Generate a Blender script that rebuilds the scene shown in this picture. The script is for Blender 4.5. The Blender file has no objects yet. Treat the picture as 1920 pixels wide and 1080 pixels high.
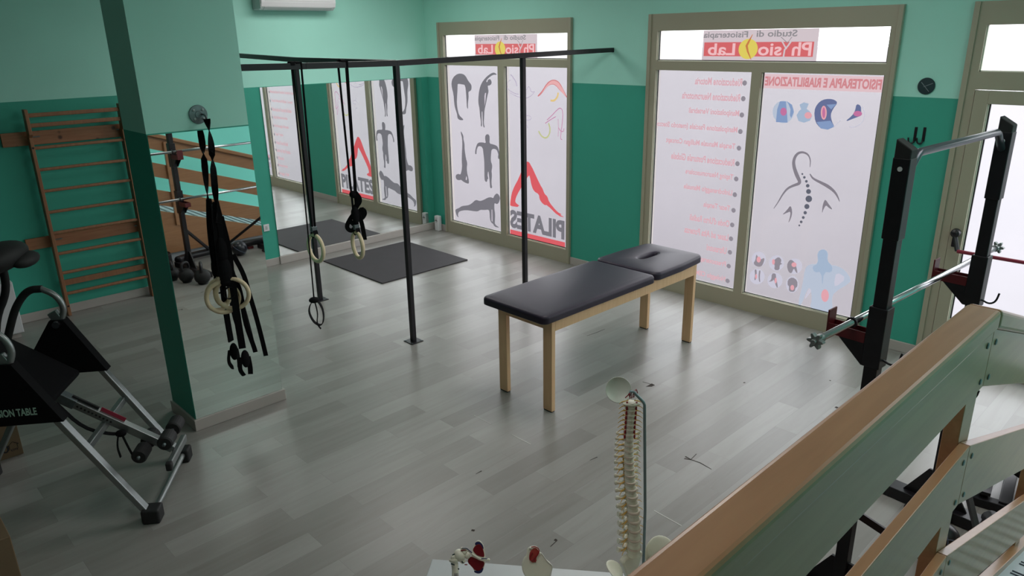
import bpy, bmesh, math, random
from mathutils import Vector, Matrix
random.seed(7)
PI = math.pi
C = bpy.context.scene.collection

# ---------------------------------------------------------------- camera
YAW, PITCH, ROLL = -0.80652581, 0.32819346, -0.01685923
CAM = Vector((7.85713624, -6.08520074, 2.47427763))
FPX = 1384.905
_d = Vector((math.sin(YAW)*math.cos(PITCH), math.cos(YAW)*math.cos(PITCH), -math.sin(PITCH)))
_r0 = Vector((math.cos(YAW), -math.sin(YAW), 0)); _u0 = _r0.cross(_d)
_r = _r0*math.cos(ROLL) + _u0*math.sin(ROLL); _u = -_r0*math.sin(ROLL) + _u0*math.cos(ROLL)
cd = bpy.data.cameras.new('camera'); cam = bpy.data.objects.new('camera', cd); C.objects.link(cam)
cd.sensor_width = 36; cd.lens = FPX/1920*36; cd.clip_start = .02
M = Matrix((( _r.x, _u.x, -_d.x, CAM.x), (_r.y, _u.y, -_d.y, CAM.y), (_r.z, _u.z, -_d.z, CAM.z), (0,0,0,1)))
cam.matrix_world = M
bpy.context.scene.camera = cam
def ray(px, py): return _d + _r*((px-960)/FPX) - _u*((py-540)/FPX)
def onY(px, py, y): k = ray(px, py); return CAM + k*((y-CAM.y)/k.y)
def onX(px, py, x): k = ray(px, py); return CAM + k*((x-CAM.x)/k.x)
def onZ(px, py, z): k = ray(px, py); return CAM + k*((z-CAM.z)/k.z)

# ---------------------------------------------------------------- world, light, exposure
sc = bpy.context.scene
sc.view_settings.view_transform = 'Standard'; sc.view_settings.look = 'None'
sc.view_settings.exposure = 0.0; sc.view_settings.gamma = 1; sc.view_settings.use_curve_mapping = False
sc.cycles.use_denoising = True
sc.cycles.max_bounces = 8; sc.cycles.diffuse_bounces = 5; sc.cycles.glossy_bounces = 5
sc.cycles.caustics_reflective = True; sc.cycles.sample_clamp_indirect = 6
W = bpy.data.worlds.new('world'); sc.world = W; W.use_nodes = True
W.node_tree.nodes['Background'].inputs[0].default_value = (.93, .965, 1.0, 1)
W.node_tree.nodes['Background'].inputs[1].default_value = 15.5        # overcast sky outside the shop windows
PANE, TRANSOM, DOORP = .76, .9, 1.0
FILL_LIGHTS = ((1.45, -1.75, 32), (4.8, -2.2, 34), (8.1, -2.4, 20), (6.4, -5.3, 12))  # x, y and power of the added fill lights
TP = .42                                                   # clear share of the frosted film
def portal(x0, x1, z0, z1):                                # sky portal in a window opening
    l = bpy.data.lights.new('sky_portal', 'AREA'); l.shape = 'RECTANGLE'; l.size = x1-x0; l.size_y = z1-z0; l.cycles.is_portal = True
    o = bpy.data.objects.new('sky_portal', l); o.location = ((x0+x1)/2, .12, (z0+z1)/2); o.rotation_euler = (-PI/2, 0, 0); C.objects.link(o)
portal(.375, 2.427, .16, 2.5); portal(3.554, 5.645, .16, 2.5); portal(6.27, 8.3, .1, 2.5)
def area_light(name, loc, size, sizey, power, rot, col=(1,1,1)):
    l = bpy.data.lights.new(name, 'AREA'); l.shape = 'RECTANGLE'; l.size = size; l.size_y = sizey; l.energy = power; l.color = col
    o = bpy.data.objects.new(name, l); o.location = loc; o.rotation_euler = rot; C.objects.link(o); return o
for x, y, p in FILL_LIGHTS: area_light('fill_light', (x, y, 3.28), 1.2, 1.2, p, (0, 0, 0), (1, .96, .93))  # unseen fill without fixtures, added to brighten the room

# ---------------------------------------------------------------- materials
def srgb(r, g, b): return tuple(((c/255)/12.92 if c/255 <= .04045 else ((c/255+.055)/1.055)**2.4) for c in (r, g, b)) + (1,)
MATS = {}
def mat(name, col=(.5,.5,.5,1), rough=.5, metal=0, spec=.5, coat=0, emit=None, estr=1, var=0, vscale=20, bump=0, bscale=200):
    if name in MATS: return MATS[name]
    m = bpy.data.materials.new(name); m.use_nodes = True; nt = m.node_tree; b = nt.nodes['Principled BSDF']
    b.inputs['Base Color'].default_value = col; b.inputs['Roughness'].default_value = rough; b.inputs['Metallic'].default_value = metal
    b.inputs['Specular IOR Level'].default_value = spec; b.inputs['Coat Weight'].default_value = coat; b.inputs['Coat Roughness'].default_value = .15
    if emit: b.inputs['Emission Color'].default_value = emit; b.inputs['Emission Strength'].default_value = estr
    tc = nt.nodes.new('ShaderNodeTexCoord')
    if var:
        n = nt.nodes.new('ShaderNodeTexNoise'); n.inputs['Scale'].default_value = vscale; nt.links.new(tc.outputs['Object'], n.inputs['Vector'])
        mx = nt.nodes.new('ShaderNodeMix'); mx.data_type = 'RGBA'
        mx.inputs[6].default_value = tuple(c*(1-var) for c in col[:3])+(1,); mx.inputs[7].default_value = tuple(min(1, c*(1+var)) for c in col[:3])+(1,)
        nt.links.new(n.outputs[0], mx.inputs[0]); nt.links.new(mx.outputs[2], b.inputs['Base Color'])
    if bump:
        n = nt.nodes.new('ShaderNodeTexNoise'); n.inputs['Scale'].default_value = bscale; nt.links.new(tc.outputs['Object'], n.inputs['Vector'])
        bp = nt.nodes.new('ShaderNodeBump'); bp.inputs['Strength'].default_value = bump; bp.inputs['Distance'].default_value = .002
        nt.links.new(n.outputs[0], bp.inputs['Height']); nt.links.new(bp.outputs[0], b.inputs['Normal'])
    MATS[name] = m; return m
def wood(name, c1, c2, axis=1, rough=.4, coat=0, scale=1.0, knots=False):
    m = mat(name, c1, rough, coat=coat); nt = m.node_tree; b = nt.nodes['Principled BSDF']
    tc = nt.nodes.new('ShaderNodeTexCoord'); mp = nt.nodes.new('ShaderNodeMapping')
    s = [14*scale]*3; s[axis] = 1.2*scale; mp.inputs['Scale'].default_value = s
    n = nt.nodes.new('ShaderNodeTexNoise'); n.inputs['Scale'].default_value = 3; n.inputs['Detail'].default_value = 6; n.inputs['Distortion'].default_value = .6
    cr = nt.nodes.new('ShaderNodeValToRGB'); cr.color_ramp.elements[0].position = .3; cr.color_ramp.elements[1].position = .7
    cr.color_ramp.elements[0].color = c1; cr.color_ramp.elements[1].color = c2
    nt.links.new(tc.outputs['Object'], mp.inputs[0]); nt.links.new(mp.outputs[0], n.inputs['Vector']); nt.links.new(n.outputs[0], cr.inputs[0])
    out = cr.outputs[0]
    if knots:
        v = nt.nodes.new('ShaderNodeTexVoronoi'); v.inputs['Scale'].default_value = 9; nt.links.new(tc.outputs['Object'], v.inputs['Vector'])
        k = nt.nodes.new('ShaderNodeValToRGB'); k.color_ramp.elements[0].position = .1; k.color_ramp.elements[0].color = (.25,.18,.15,1); k.color_ramp.elements[1].position = .22; k.color_ramp.elements[1].color = (1,1,1,1)
        nt.links.new(v.outputs['Distance'], k.inputs[0])
        mx = nt.nodes.new('ShaderNodeMix'); mx.data_type = 'RGBA'; mx.blend_type = 'MULTIPLY'; mx.inputs[0].default_value = 1
        nt.links.new(out, mx.inputs[6]); nt.links.new(k.outputs[0], mx.inputs[7]); out = mx.outputs[2]
    nt.links.new(out, b.inputs['Base Color']); return m
def paint(name, z):                                       # wall paint: deep green below z, pale mint above
    m = mat(name, (.3,.6,.5,1), .55, spec=.3); nt = m.node_tree; b = nt.nodes['Principled BSDF']
    tc = nt.nodes.new('ShaderNodeTexCoord'); sx = nt.nodes.new('ShaderNodeSeparateXYZ'); nt.links.new(tc.outputs['Object'], sx.inputs[0])
    g = nt.nodes.new('ShaderNodeMath'); g.operation = 'GREATER_THAN'; g.inputs[1].default_value = z; nt.links.new(sx.outputs[2], g.inputs[0])
    n = nt.nodes.new('ShaderNodeTexNoise'); n.inputs['Scale'].default_value = 1.5; n.inputs['Detail'].default_value = 5; nt.links.new(tc.outputs['Object'], n.inputs['Vector'])
    def pair(c):
        x = nt.nodes.new('ShaderNodeMix'); x.data_type = 'RGBA'; x.inputs[6].default_value = tuple(v*.93 for v in c)+(1,); x.inputs[7].default_value = tuple(v*1.07 for v in c)+(1,)
        nt.links.new(n.outputs[0], x.inputs[0]); return x.outputs[2]
    mx = nt.nodes.new('ShaderNodeMix'); mx.data_type = 'RGBA'; nt.links.new(g.outputs[0], mx.inputs[0])
    nt.links.new(pair(LOWER), mx.inputs[6]); nt.links.new(pair(UPPER), mx.inputs[7]); nt.links.new(mx.outputs[2], b.inputs['Base Color'])
    n2 = nt.nodes.new('ShaderNodeTexNoise'); n2.inputs['Scale'].default_value = 180; nt.links.new(tc.outputs['Object'], n2.inputs['Vector'])
    bp = nt.nodes.new('ShaderNodeBump'); bp.inputs['Strength'].default_value = .15; bp.inputs['Distance'].default_value = .001
    nt.links.new(n2.outputs[0], bp.inputs['Height']); nt.links.new(bp.outputs[0], b.inputs['Normal'])
    return m
UPPER, LOWER = (.38, .76, .65), (.048, .35, .26)
WALLP = paint('wall_paint', 2.0); PILP = paint('pillar_paint', 1.965)
MINT = mat('mint_paint', (.24, .84, .72, 1), .55, var=.04, vscale=2)
CEIL = mat('ceiling_paint', (.75, .77, .75, 1), .8, var=.02, vscale=2)
FRAME = mat('window_frame_paint', (.36, .335, .25, 1), .45, var=.03, vscale=4)
SKIRT = mat('skirting_board', (.42, .385, .36, 1), .45, var=.06, vscale=5)
GASKET = mat('black_gasket', (.012, .012, .012, 1), .6)
LIT_REVEAL = mat('lit_reveal_paint', (.75, .76, .66, 1), .4)  # lit edge of the frame reveal, highlight put into the pale colour
BLACK = mat('black_metal', (.010, .009, .012, 1), .38, spec=.4, var=.3, vscale=30)
RUBBER = mat('black_rubber', (.012, .012, .013, 1), .7, var=.3, vscale=40)
WEB = mat('black_webbing', (.004, .004, .005, 1), .85, spec=.15, bump=.4, bscale=600)
VINYL = mat('dark_upholstery', (.022, .015, .030, 1), .45, spec=.35, var=.15, vscale=6, bump=.15, bscale=300)
TWOOD = wood('pale_beech', srgb(224,180,136), srgb(234,192,150), 2, .45)
RWOOD = wood('beech_laminate', (.37,.18,.085,1), (.44,.225,.11,1), 1, .32, coat=.22)
PINE = wood('reddish_pine', (.24,.10,.048,1), (.30,.14,.065,1), 2, .5)
PINEK = wood('knotty_pine', (.28,.11,.05,1), (.37,.16,.075,1), 1, .5, knots=True)
RING = wood('birch_ring_wood', (.62,.50,.32,1), (.74,.62,.42,1), 2, .45)
CHROME = mat('brushed_chrome', (.62, .63, .66, 1), .22, metal=1)
SILVER = mat('silver_tube', (.27, .29, .29, 1), .36, metal=.75)
MIRROR = mat('mirror_glass', (.86, .90, .88, 1), .012, metal=1)
WHITEP = mat('white_plastic', (.70, .70, .72, 1), .35, var=.02)
STEEL = mat('grey_steel', (.16, .19, .20, 1), .4, metal=.7, var=.3, vscale=60)
MATTOP = mat('rubber_mat', (.035, .031, .036, 1), .75, var=.15, vscale=5, bump=.3, bscale=150)
RED = mat('dark_red_paint', (.11, .008, .012, 1), .4)
CARD = mat('cardboard', (.17, .115, .065, 1), .85, var=.08, vscale=8)
def glow(name, c, s=1.0): return mat(name, (.03,.03,.03,1), .12, spec=.35, emit=c, estr=s)  # emission stands in for daylight behind the printed film
def pane_mat(name, c, s, t=TP):                                  # daylit frosted film, faintly cloudy
    m = mat(name, (.03,.03,.03,1), .12, spec=.35, emit=c, estr=s); nt = m.node_tree; b = nt.nodes['Principled BSDF']
    tc = nt.nodes.new('ShaderNodeTexCoord'); n = nt.nodes.new('ShaderNodeTexNoise'); n.inputs['Scale'].default_value = 1.3; n.inputs['Detail'].default_value = 3
    nt.links.new(tc.outputs['Object'], n.inputs['Vector'])
    mx = nt.nodes.new('ShaderNodeMix'); mx.data_type = 'RGBA'; mx.inputs[6].default_value = tuple(v*.90 for v in c[:3])+(1,); mx.inputs[7].default_value = tuple(v*1.10 for v in c[:3])+(1,)
    nt.links.new(n.outputs[0], mx.inputs[0]); nt.links.new(mx.outputs[2], b.inputs['Emission Color'])
    tr = nt.nodes.new('ShaderNodeBsdfTransparent'); ms = nt.nodes.new('ShaderNodeMixShader'); ms.inputs[0].default_value = t
    nt.links.new(b.outputs[0], ms.inputs[1]); nt.links.new(tr.outputs[0], ms.inputs[2]); nt.links.new(ms.outputs[0], nt.nodes['Material Output'].inputs[0]); return m
P_PANE = pane_mat('frosted_film', srgb(206,197,208), PANE)
P_TRAN = pane_mat('clear_sky_pane', (1,.97,.985,1), TRANSOM)
P_DOOR = pane_mat('door_glass', srgb(240,236,246), DOORP)
G_GREY = glow('print_grey', srgb(116,114,122)); G_RED = glow('print_red', srgb(214,88,96)); G_REDS = glow('sign_red', srgb(208,98,102))
G_PINK = glow('print_pink', srgb(216,170,180)); G_PAPER = glow('sign_paper', srgb(206,192,198)); G_YEL = glow('sign_yellow', srgb(218,200,92))
G_BRN = glow('sign_brown', srgb(196,120,70)); G_TXT = glow('sign_text_grey', srgb(140,136,140)); G_LPINK = glow('sign_letter_pink', srgb(236,186,190))
G_BAND = glow('print_band_pink', srgb(221,190,196)); G_HEAD = glow('print_heading_red', srgb(204,132,138)); G_DOT = glow('print_dot_grey', srgb(140,134,144))
G_LINE = glow('print_outline_grey', srgb(128,122,132)); G_DISC = glow('print_disc_dark', srgb(92,94,108))
G_BLUE = glow('print_blue', srgb(128,150,190)); G_NAVY = glow('print_navy', srgb(98,108,148)); G_LBLUE = glow('print_light_blue', srgb(180,190,208)); G_MBLUE = glow('print_mid_blue', srgb(160,178,202))
G_MAG = glow('print_magenta', srgb(190,110,155)); G_ROSE = glow('print_rose', srgb(222,160,170)); G_SKREDL = glow('sketch_pink', srgb(228,170,172)); G_SKRED = glow('sketch_red', srgb(206,120,122))
G_SKPUR = glow('sketch_purple', srgb(184,172,196)); G_SKYEL = glow('sketch_yellow', srgb(222,192,130)); G_SKGRN = glow('sketch_green', srgb(190,192,140)); G_SKMAG = glow('sketch_magenta', srgb(196,140,172))
G_PALE = glow('print_pale_circle', srgb(198,196,212)); G_PANEC = glow('print_gap', srgb(205,197,208)); G_BEIGE = glow('sketch_beige', srgb(210,200,190))

def floor_mat():
    m = mat('vinyl_plank_floor', (.5,.5,.5,1), .3); nt = m.node_tree; b = nt.nodes['Principled BSDF']; L = nt.links
    tc = nt.nodes.new('ShaderNodeTexCoord'); mp = nt.nodes.new('ShaderNodeMapping'); mp.inputs['Rotation'].default_value = (0,0,PI/2)
    L.new(tc.outputs['Object'], mp.inputs[0])
    br = nt.nodes.new('ShaderNodeTexBrick'); br.offset = .37; br.offset_frequency = 2; br.inputs['Scale'].default_value = 1
    br.inputs['Brick Width'].default_value = .92; br.inputs['Row Height'].default_value = .152; br.inputs['Mortar Size'].default_value = .0012
    br.inputs['Mortar Smooth'].default_value = 1; br.inputs['Bias'].default_value = 0
    br.inputs['Color1'].default_value = (.235,.225,.21,1); br.inputs['Color2'].default_value = (.325,.318,.303,1); br.inputs['Mortar'].default_value = (.19,.18,.17,1)
    L.new(mp.outputs[0], br.inputs['Vector'])
    # per-plank offset for the grain comes from the brick colour itself
    mp2 = nt.nodes.new('ShaderNodeMapping'); mp2.inputs['Scale'].default_value = (9, .9, 1); L.new(tc.outputs['Object'], mp2.inputs[0])
    add = nt.nodes.new('ShaderNodeVectorMath'); add.operation = 'ADD'; L.new(mp2.outputs[0], add.inputs[0])
    sc_ = nt.nodes.new('ShaderNodeVectorMath'); sc_.operation = 'SCALE'; sc_.inputs['Scale'].default_value = 90; L.new(br.outputs['Color'], sc_.inputs[0]); L.new(sc_.outputs[0], add.inputs[1])
    n = nt.nodes.new('ShaderNodeTexNoise'); n.inputs['Scale'].default_value = 1.6; n.inputs['Detail'].default_value = 7; n.inputs['Distortion'].default_value = 1.2; L.new(add.outputs[0], n.inputs['Vector'])
    cr = nt.nodes.new('ShaderNodeValToRGB'); cr.color_ramp.elements[0].position = .32; cr.color_ramp.elements[0].color = (.78,.76,.73,1); cr.color_ramp.elements[1].position = .62; cr.color_ramp.elements[1].color = (1.06,1.06,1.06,1)
    L.new(n.outputs[0], cr.inputs[0])
    mx = nt.nodes.new('ShaderNodeMix'); mx.data_type = 'RGBA'; mx.blend_type = 'MULTIPLY'; mx.inputs[0].default_value = .40
    L.new(br.outputs['Color'], mx.inputs[6]); L.new(cr.outputs[0], mx.inputs[7]); L.new(mx.outputs[2], b.inputs['Base Color'])
    b.inputs['Specular IOR Level'].default_value = .5
    rr = nt.nodes.new('ShaderNodeMapRange'); rr.inputs[3].default_value = .27; rr.inputs[4].default_value = .37; L.new(n.outputs[0], rr.inputs[0]); L.new(rr.outputs[0], b.inputs['Roughness'])
    bp = nt.nodes.new('ShaderNodeBump'); bp.inputs['Strength'].default_value = .25; bp.inputs['Distance'].default_value = .0015
    L.new(br.outputs['Fac'], bp.inputs['Height']); bp.invert = True; L.new(bp.outputs[0], b.inputs['Normal'])
    return m
FLOOR = floor_mat()

# ---------------------------------------------------------------- mesh builder
class MB:
    def __init__(s): s.b = bmesh.new()
    def box(s, lo, hi, rot=None, bev=0):
        lo, hi = Vector(lo), Vector(hi); c = (lo+hi)/2; d = hi-lo
        t = bmesh.new(); bmesh.ops.create_cube(t, size=1); bmesh.ops.scale(t, vec=d, verts=t.verts)
        if bev: bmesh.ops.bevel(t, geom=t.edges[:], offset=bev, segments=2, profile=.5, affect='EDGES')
        mt = Matrix.Translation(c)
        if rot is not None: mt = mt @ rot
        bmesh.ops.transform(t, matrix=mt, verts=t.verts); s.add(t); return s
    def add(s, t):
        me = bpy.data.meshes.new('t'); t.to_mesh(me); t.free(); s.b.from_mesh(me); bpy.data.meshes.remove(me)
    def bar(s, a, b, w, h=None, up=(0,0,1), bev=0):
        a, b = Vector(a), Vector(b); h = h or w; d = b-a; L = d.length; z = d.normalized(); up = Vector(up)
        if abs(z.dot(up)) > .98: up = Vector((1,0,0))
        x = up.cross(z).normalized(); y = z.cross(x)
        R_ = Matrix(((x.x,y.x,z.x),(x.y,y.y,z.y),(x.z,y.z,z.z))).to_4x4()
        return s.boxm(Matrix.Translation((a+b)/2) @ R_, (w, h, L), bev)
    def boxm(s, m, d, bev=0):
        t = bmesh.new(); bmesh.ops.create_cube(t, size=1); bmesh.ops.scale(t, vec=Vector(d), verts=t.verts)
        if bev: bmesh.ops.bevel(t, geom=t.edges[:], offset=bev, segments=2, profile=.5, affect='EDGES')
        bmesh.ops.transform(t, matrix=m, verts=t.verts); s.add(t); return s
    def tube(s, pts, r, n=12, closed=False, flat=None, up=None):
        P = [Vector(p) for p in pts]; N = len(P); rings = []; rr = r if isinstance(r, (list, tuple)) else [r]*N
        prev = None
        for i, p in enumerate(P):
            a = P[(i-1) % N] if (closed or i > 0) else P[i]; c = P[(i+1) % N] if (closed or i < N-1) else P[i]
            t = (c-a).normalized()
            if up is not None: ref = Vector(up)
            elif prev is not None: ref = prev
            else: ref = Vector((0,0,1)) if abs(t.z) < .9 else Vector((1,0,0))
            x = ref - t*ref.dot(t)
            if x.length < 1e-4: x = Vector((1,0,0)) - t*t.x
            x.normalize(); y = t.cross(x); prev = x
            f = flat or (1,1)
            rings.append([s.b.verts.new(p + x*math.cos(2*PI*k/n)*rr[i]*f[0] + y*math.sin(2*PI*k/n)*rr[i]*f[1]) for k in range(n)])
        m = N if closed else N-1
        for i in range(m):
            A, B = rings[i], rings[(i+1) % N]
            for k in range(n): s.b.faces.new((A[k], A[(k+1) % n], B[(k+1) % n], B[k]))
        if not closed: s.b.faces.new(rings[0][::-1]); s.b.faces.new(rings[-1])
        return s
    def prism(s, poly, vec):                               # poly: 3d points, extruded by vec
        vec = Vector(vec); A = [s.b.verts.new(Vector(p)) for p in poly]; B = [s.b.verts.new(Vector(p)+vec) for p in poly]
        n = len(A); s.b.faces.new(A[::-1]); s.b.faces.new(B)
        for k in range(n): s.b.faces.new((A[k], A[(k+1) % n], B[(k+1) % n], B[k]))
        return s
    def lathe(s, prof, c=(0,0,0), axis=(0,0,1), n=24):
        c = Vector(c); z = Vector(axis).normalized(); x = z.orthogonal().normalized(); y = z.cross(x); rings = []
        for r, h in prof: rings.append([s.b.verts.new(c + z*h + (x*math.cos(2*PI*k/n) + y*math.sin(2*PI*k/n))*max(r, 1e-4)) for k in range(n)])
        for A, B in zip(rings, rings[1:]):
            for k in range(n): s.b.faces.new((A[k], A[(k+1) % n], B[(k+1) % n], B[k]))
        s.b.faces.new(rings[0][::-1]); s.b.faces.new(rings[-1]); return s
    def ell(s, c, r, rot=None, seg=16):
        t = bmesh.new(); bmesh.ops.create_uvsphere(t, u_segments=seg, v_segments=max(6, seg//2), radius=1); bmesh.ops.scale(t, vec=Vector(r), verts=t.verts)
        m = Matrix.Translation(Vector(c)); m = m @ rot if rot is not None else m
        bmesh.ops.transform(t, matrix=m, verts=t.verts); s.add(t); return s
    def build(s, name, m, parent=None, smooth=False, bev=0, sub=0, loc=None, data=None):
        bmesh.ops.recalc_face_normals(s.b, faces=s.b.faces[:])
        me = bpy.data.meshes.new(name); s.b.to_mesh(me); s.b.free(); me.materials.append(m)
        o = bpy.data.objects.new(name, me); C.objects.link(o)
        if parent: o.parent = parent
        if smooth:
            for p in me.polygons: p.use_smooth = True
            md = None
        if bev: md = o.modifiers.new('bevel', 'BEVEL'); md.width = bev; md.segments = 3; md.limit_method = 'ANGLE'; md.angle_limit = math.radians(40)
        if sub: md = o.modifiers.new('subsurf', 'SUBSURF'); md.levels = md.render_levels = sub
        return o
def autosmooth(o, ang=35):
    me = o.data
    for p in me.polygons: p.use_smooth = True
    b = bmesh.new(); b.from_mesh(me)
    for e in b.edges:
        if len(e.link_faces) == 2 and e.calc_face_angle(0) > math.radians(ang): e.smooth = False
    b.to_mesh(me); b.free(); return o
def tag(o, label=None, cat=None, group=None, kind=None):
    for k, v in (('label', label), ('category', cat), ('group', group), ('kind', kind)):
        if v: o[k] = v
    return o
def empty(name, loc=(0,0,0), rz=0, **k):
    o = bpy.data.objects.new(name, None); C.objects.link(o); o.location = loc; o.rotation_euler = (0,0,rz); o.empty_display_size = .1
    tag(o, **k); bpy.context.view_layer.update(); return o
def copy_tree(o, parent=None):
    c = o.copy(); C.objects.link(c); c.parent = parent
    for ch in list(o.children): copy_tree(ch, c)
    return c
def struct(o): o['kind'] = 'structure'; return o
def disc_poly(c, rx, rz, y, n=24): return [(c[0]+rx*math.cos(2*PI*k/n), y, c[1]+rz*math.sin(2*PI*k/n)) for k in range(n)]

# ================================================================ ROOM SHELL
H = 3.3; XR = 8.7; YB = -9.5
f = struct(MB().box((-.2, YB, -.08), (XR+.2, .25, 0)).build('floor', FLOOR))
struct(MB().box((-.2, YB, H), (XR+.2, .25, H+.1)).build('ceiling', CEIL))
struct(MB().box((-.2, YB, 0), (0, .25, H)).build('wall_left', WALLP))
struct(MB().box((XR, YB, 0), (XR+.2, .25, H)).build('wall_right', MINT))
W1 = dict(L=.272, R=2.483, a=.375, b=1.351, c=1.453, d=2.427)
W2 = dict(L=3.453, R=5.719, a=3.554, b=4.548, c=4.635, d=5.645)
ZT, ZP1, ZP0, ZL1, ZL0 = 2.651, 2.500, 2.232, 2.151, .162
DL, DR = 6.176, 8.40
w = MB()
for x0, x1 in ((0, W1['L']), (W1['R'], W2['L']), (W2['R'], DL), (DR, XR)): w.box((x0, 0, 0), (x1, .062, ZT))
w.box((0, 0, ZT), (XR, .25, H))
struct(w.build('wall_back', WALLP))
struct(MB().box((-.2, YB-.2, 0), (XR+.2, YB, H)).build('wall_front', mat('dim_paint', (.10,.22,.18,1), .7)))
struct(MB().box((-90, .26, -.12), (100, 120, -.02)).build('pavement', mat('pavement_stone', (.03,.03,.032,1), .9, var=.1, vscale=3)))
# skirting
def skirt(name, segs, bev=.004):
    m = MB()
    for lo, hi in segs: m.box(lo, hi)
    return struct(m.build(name, SKIRT, bev=bev))
skirt('baseboard_left', [((0, YB, 0), (.014, -2.31, .085)), ((0, -2.31, 0), (.03, 0, .09))])
skirt('baseboard_back', [((x0, -.014, 0), (x1, 0, .085)) for x0, x1 in ((.03, W1['L']), (W1['R'], W2['L']), (W2['R'], DL))])
# pillar
PX0, PX1, PY0, PY1 = 2.80, 3.20, -4.575, -3.944
struct(MB().box((PX0, PY0, 0), (PX1, PY1, H)).build('pillar', PILP))
skirt('baseboard_pillar', [((PX0-.014, PY0-.014, 0), (PX1+.016, PY1+.014, .082))])

# ---------------------------------------------------------------- flat prints on the glass
GY = .018                                                  # glass plane (room face)
class Pr:
    """prints on the glass of one pane; every print is a 1 mm film on the pane"""
    def __init__(s, parent): s.p = parent; s.k = 0
    def lay(s): s.k += 1; return GY - .0008 - .00035*s.k
    def film(s, polys, name, m, th=.0003):
        y = s.lay(); mb = MB()
        for q in polys: mb.prism([(x, y, z) for x, z in q], (0, th, 0))
        return mb.build(name, m, s.p)
def wp(px, py): q = onY(px, py, GY); return (q.x, q.z)
def cropf(ox, oy, sc_): return lambda pts: [wp(ox+x/sc_, oy+y/sc_) for x, y in pts]
def ribbon(pts, w):
    n = len(pts); ws = w if isinstance(w, (list, tuple)) else [w]*n; L = []; Rr = []
    for i in range(n):
        a = Vector(pts[max(0, i-1)]); c = Vector(pts[min(n-1, i+1)]); t = (c-a).normalized(); nn = Vector((-t.y, t.x)); p = Vector(pts[i])
        L.append(tuple(p+nn*ws[i]/2)); Rr.append(tuple(p-nn*ws[i]/2))
    return [[L[i], L[i+1], Rr[i+1], Rr[i]] for i in range(n-1)]
def smooth(pts, it=2, closed=False):
    for _ in range(it):
        q = [] if closed else [pts[0]]
        rng = range(len(pts)) if closed else range(len(pts)-1)
        for i in rng:
            a, b = pts[i], pts[(i+1) % len(pts)]
            q.append(tuple(.75*u+.25*v for u, v in zip(a, b))); q.append(tuple(.25*u+.75*v for u, v in zip(a, b)))
        if not closed: q.append(pts[-1])
        pts = q
    return pts
_tc = {}
def text_mesh(s, bold=.012):
    cu = bpy.data.curves.new('t', 'FONT'); cu.body = s; cu.size = 1; cu.offset = bold; cu.fill_mode = 'FRONT'; cu.resolution_u = 3
    o = bpy.data.objects.new('t', cu); C.objects.link(o); bpy.context.view_layer.update()
    me = bpy.data.meshes.new_from_object(o.evaluated_get(bpy.context.evaluated_depsgraph_get())); bpy.data.objects.remove(o); bpy.data.curves.remove(cu)
    return me
def text_obj(s, name, m, parent, origin, ux, uz, w, h=None, bold=.012, th=0):
    """lettering filling a box: origin = lower-left of the reading direction, ux/uz unit vectors, w x h size"""
    me = text_mesh(s, bold); xs = [v.co.x for v in me.vertices]; ys = [v.co.y for v in me.vertices]
    x0, x1, y0, y1 = min(xs), max(xs), min(ys), max(ys); sx = w/(x1-x0); sy = (h/(y1-y0)) if h else sx
    O, U, V = Vector(origin), Vector(ux), Vector(uz)
    for v in me.vertices: v.co = O + U*((v.co.x-x0)*sx) + V*((v.co.y-y0)*sy)
    me.materials.clear(); me.materials.append(m); me.name = name
    o = bpy.data.objects.new(name, me); C.objects.link(o); o.parent = parent; return o
def wtext(P, s, name, m, xr, xl, z0, z1, bold=.02):           # mirrored on the glass: starts at xr, runs to xl
    return text_obj(s, name, m, P.p, (xr, P.lay(), z0), (-1,0,0), (0,0,1), xr-xl, z1-z0, bold)

def shop_sign(P, x0, x1, z0, z1):
    X = lambda u: x0+(x1-x0)*u
    Z = lambda v: z1-(z1-z0)*v
    q = lambda a, b, c, d: [(X(a), Z(d)), (X(c), Z(d)), (X(c), Z(b)), (X(a), Z(b))]
    P.film([q(0, 0, 1, 1)], 'sign_sheet', G_PAPER)
    P.film([q(.015, .385, .97, .83)], 'sign_band', G_REDS)
    P.film([disc_xy(X(.425), Z(.60), (x1-x0)*.085, (z1-z0)*.315)], 'sign_disc', G_YEL)
    P.film(ribbon([(X(.455), Z(.15)), (X(.425), Z(.38)), (X(.41), Z(.5)), (X(.425), Z(.68)), (X(.46), Z(.93))], [.004, .018, .022, .016, .005]), 'sign_spine_curve', G_BRN)
    wtext(P, 'Studio di', 'sign_lettering', G_TXT, X(.83), X(.49), Z(.23), Z(.03)); wtext(P, 'Fisioterapia', 'sign_lettering', G_TXT, X(.415), X(.005), Z(.30), Z(.05))
    wtext(P, 'Ph', 'sign_lettering', G_LPINK, X(.955), X(.80), Z(.80), Z(.40)); wtext(P, 'sio', 'sign_lettering', G_LPINK, X(.715), X(.515), Z(.80), Z(.43)); wtext(P, 'Lab', 'sign_lettering', G_LPINK, X(.31), X(.055), Z(.80), Z(.42))
    P.film(ribbon([(X(.80), Z(.28)), (X(.765), Z(.5)), (X(.74), Z(.62)), (X(.735), Z(.88))], .014)+ribbon([(X(.70), Z(.30)), (X(.735), Z(.5)), (X(.755), Z(.6))], .012), 'sign_lettering', G_PAPER)
    P.film(ribbon([(X(.79), Z(.24)), (X(.758), Z(.42)), (X(.70), Z(.24))], .006), 'sign_figure_mark', G_TXT)
def disc_xy(cx, cz, rx, rz, n=28): return [(cx+rx*math.cos(2*PI*k/n), cz+rz*math.sin(2*PI*k/n)) for k in range(n)]

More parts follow.
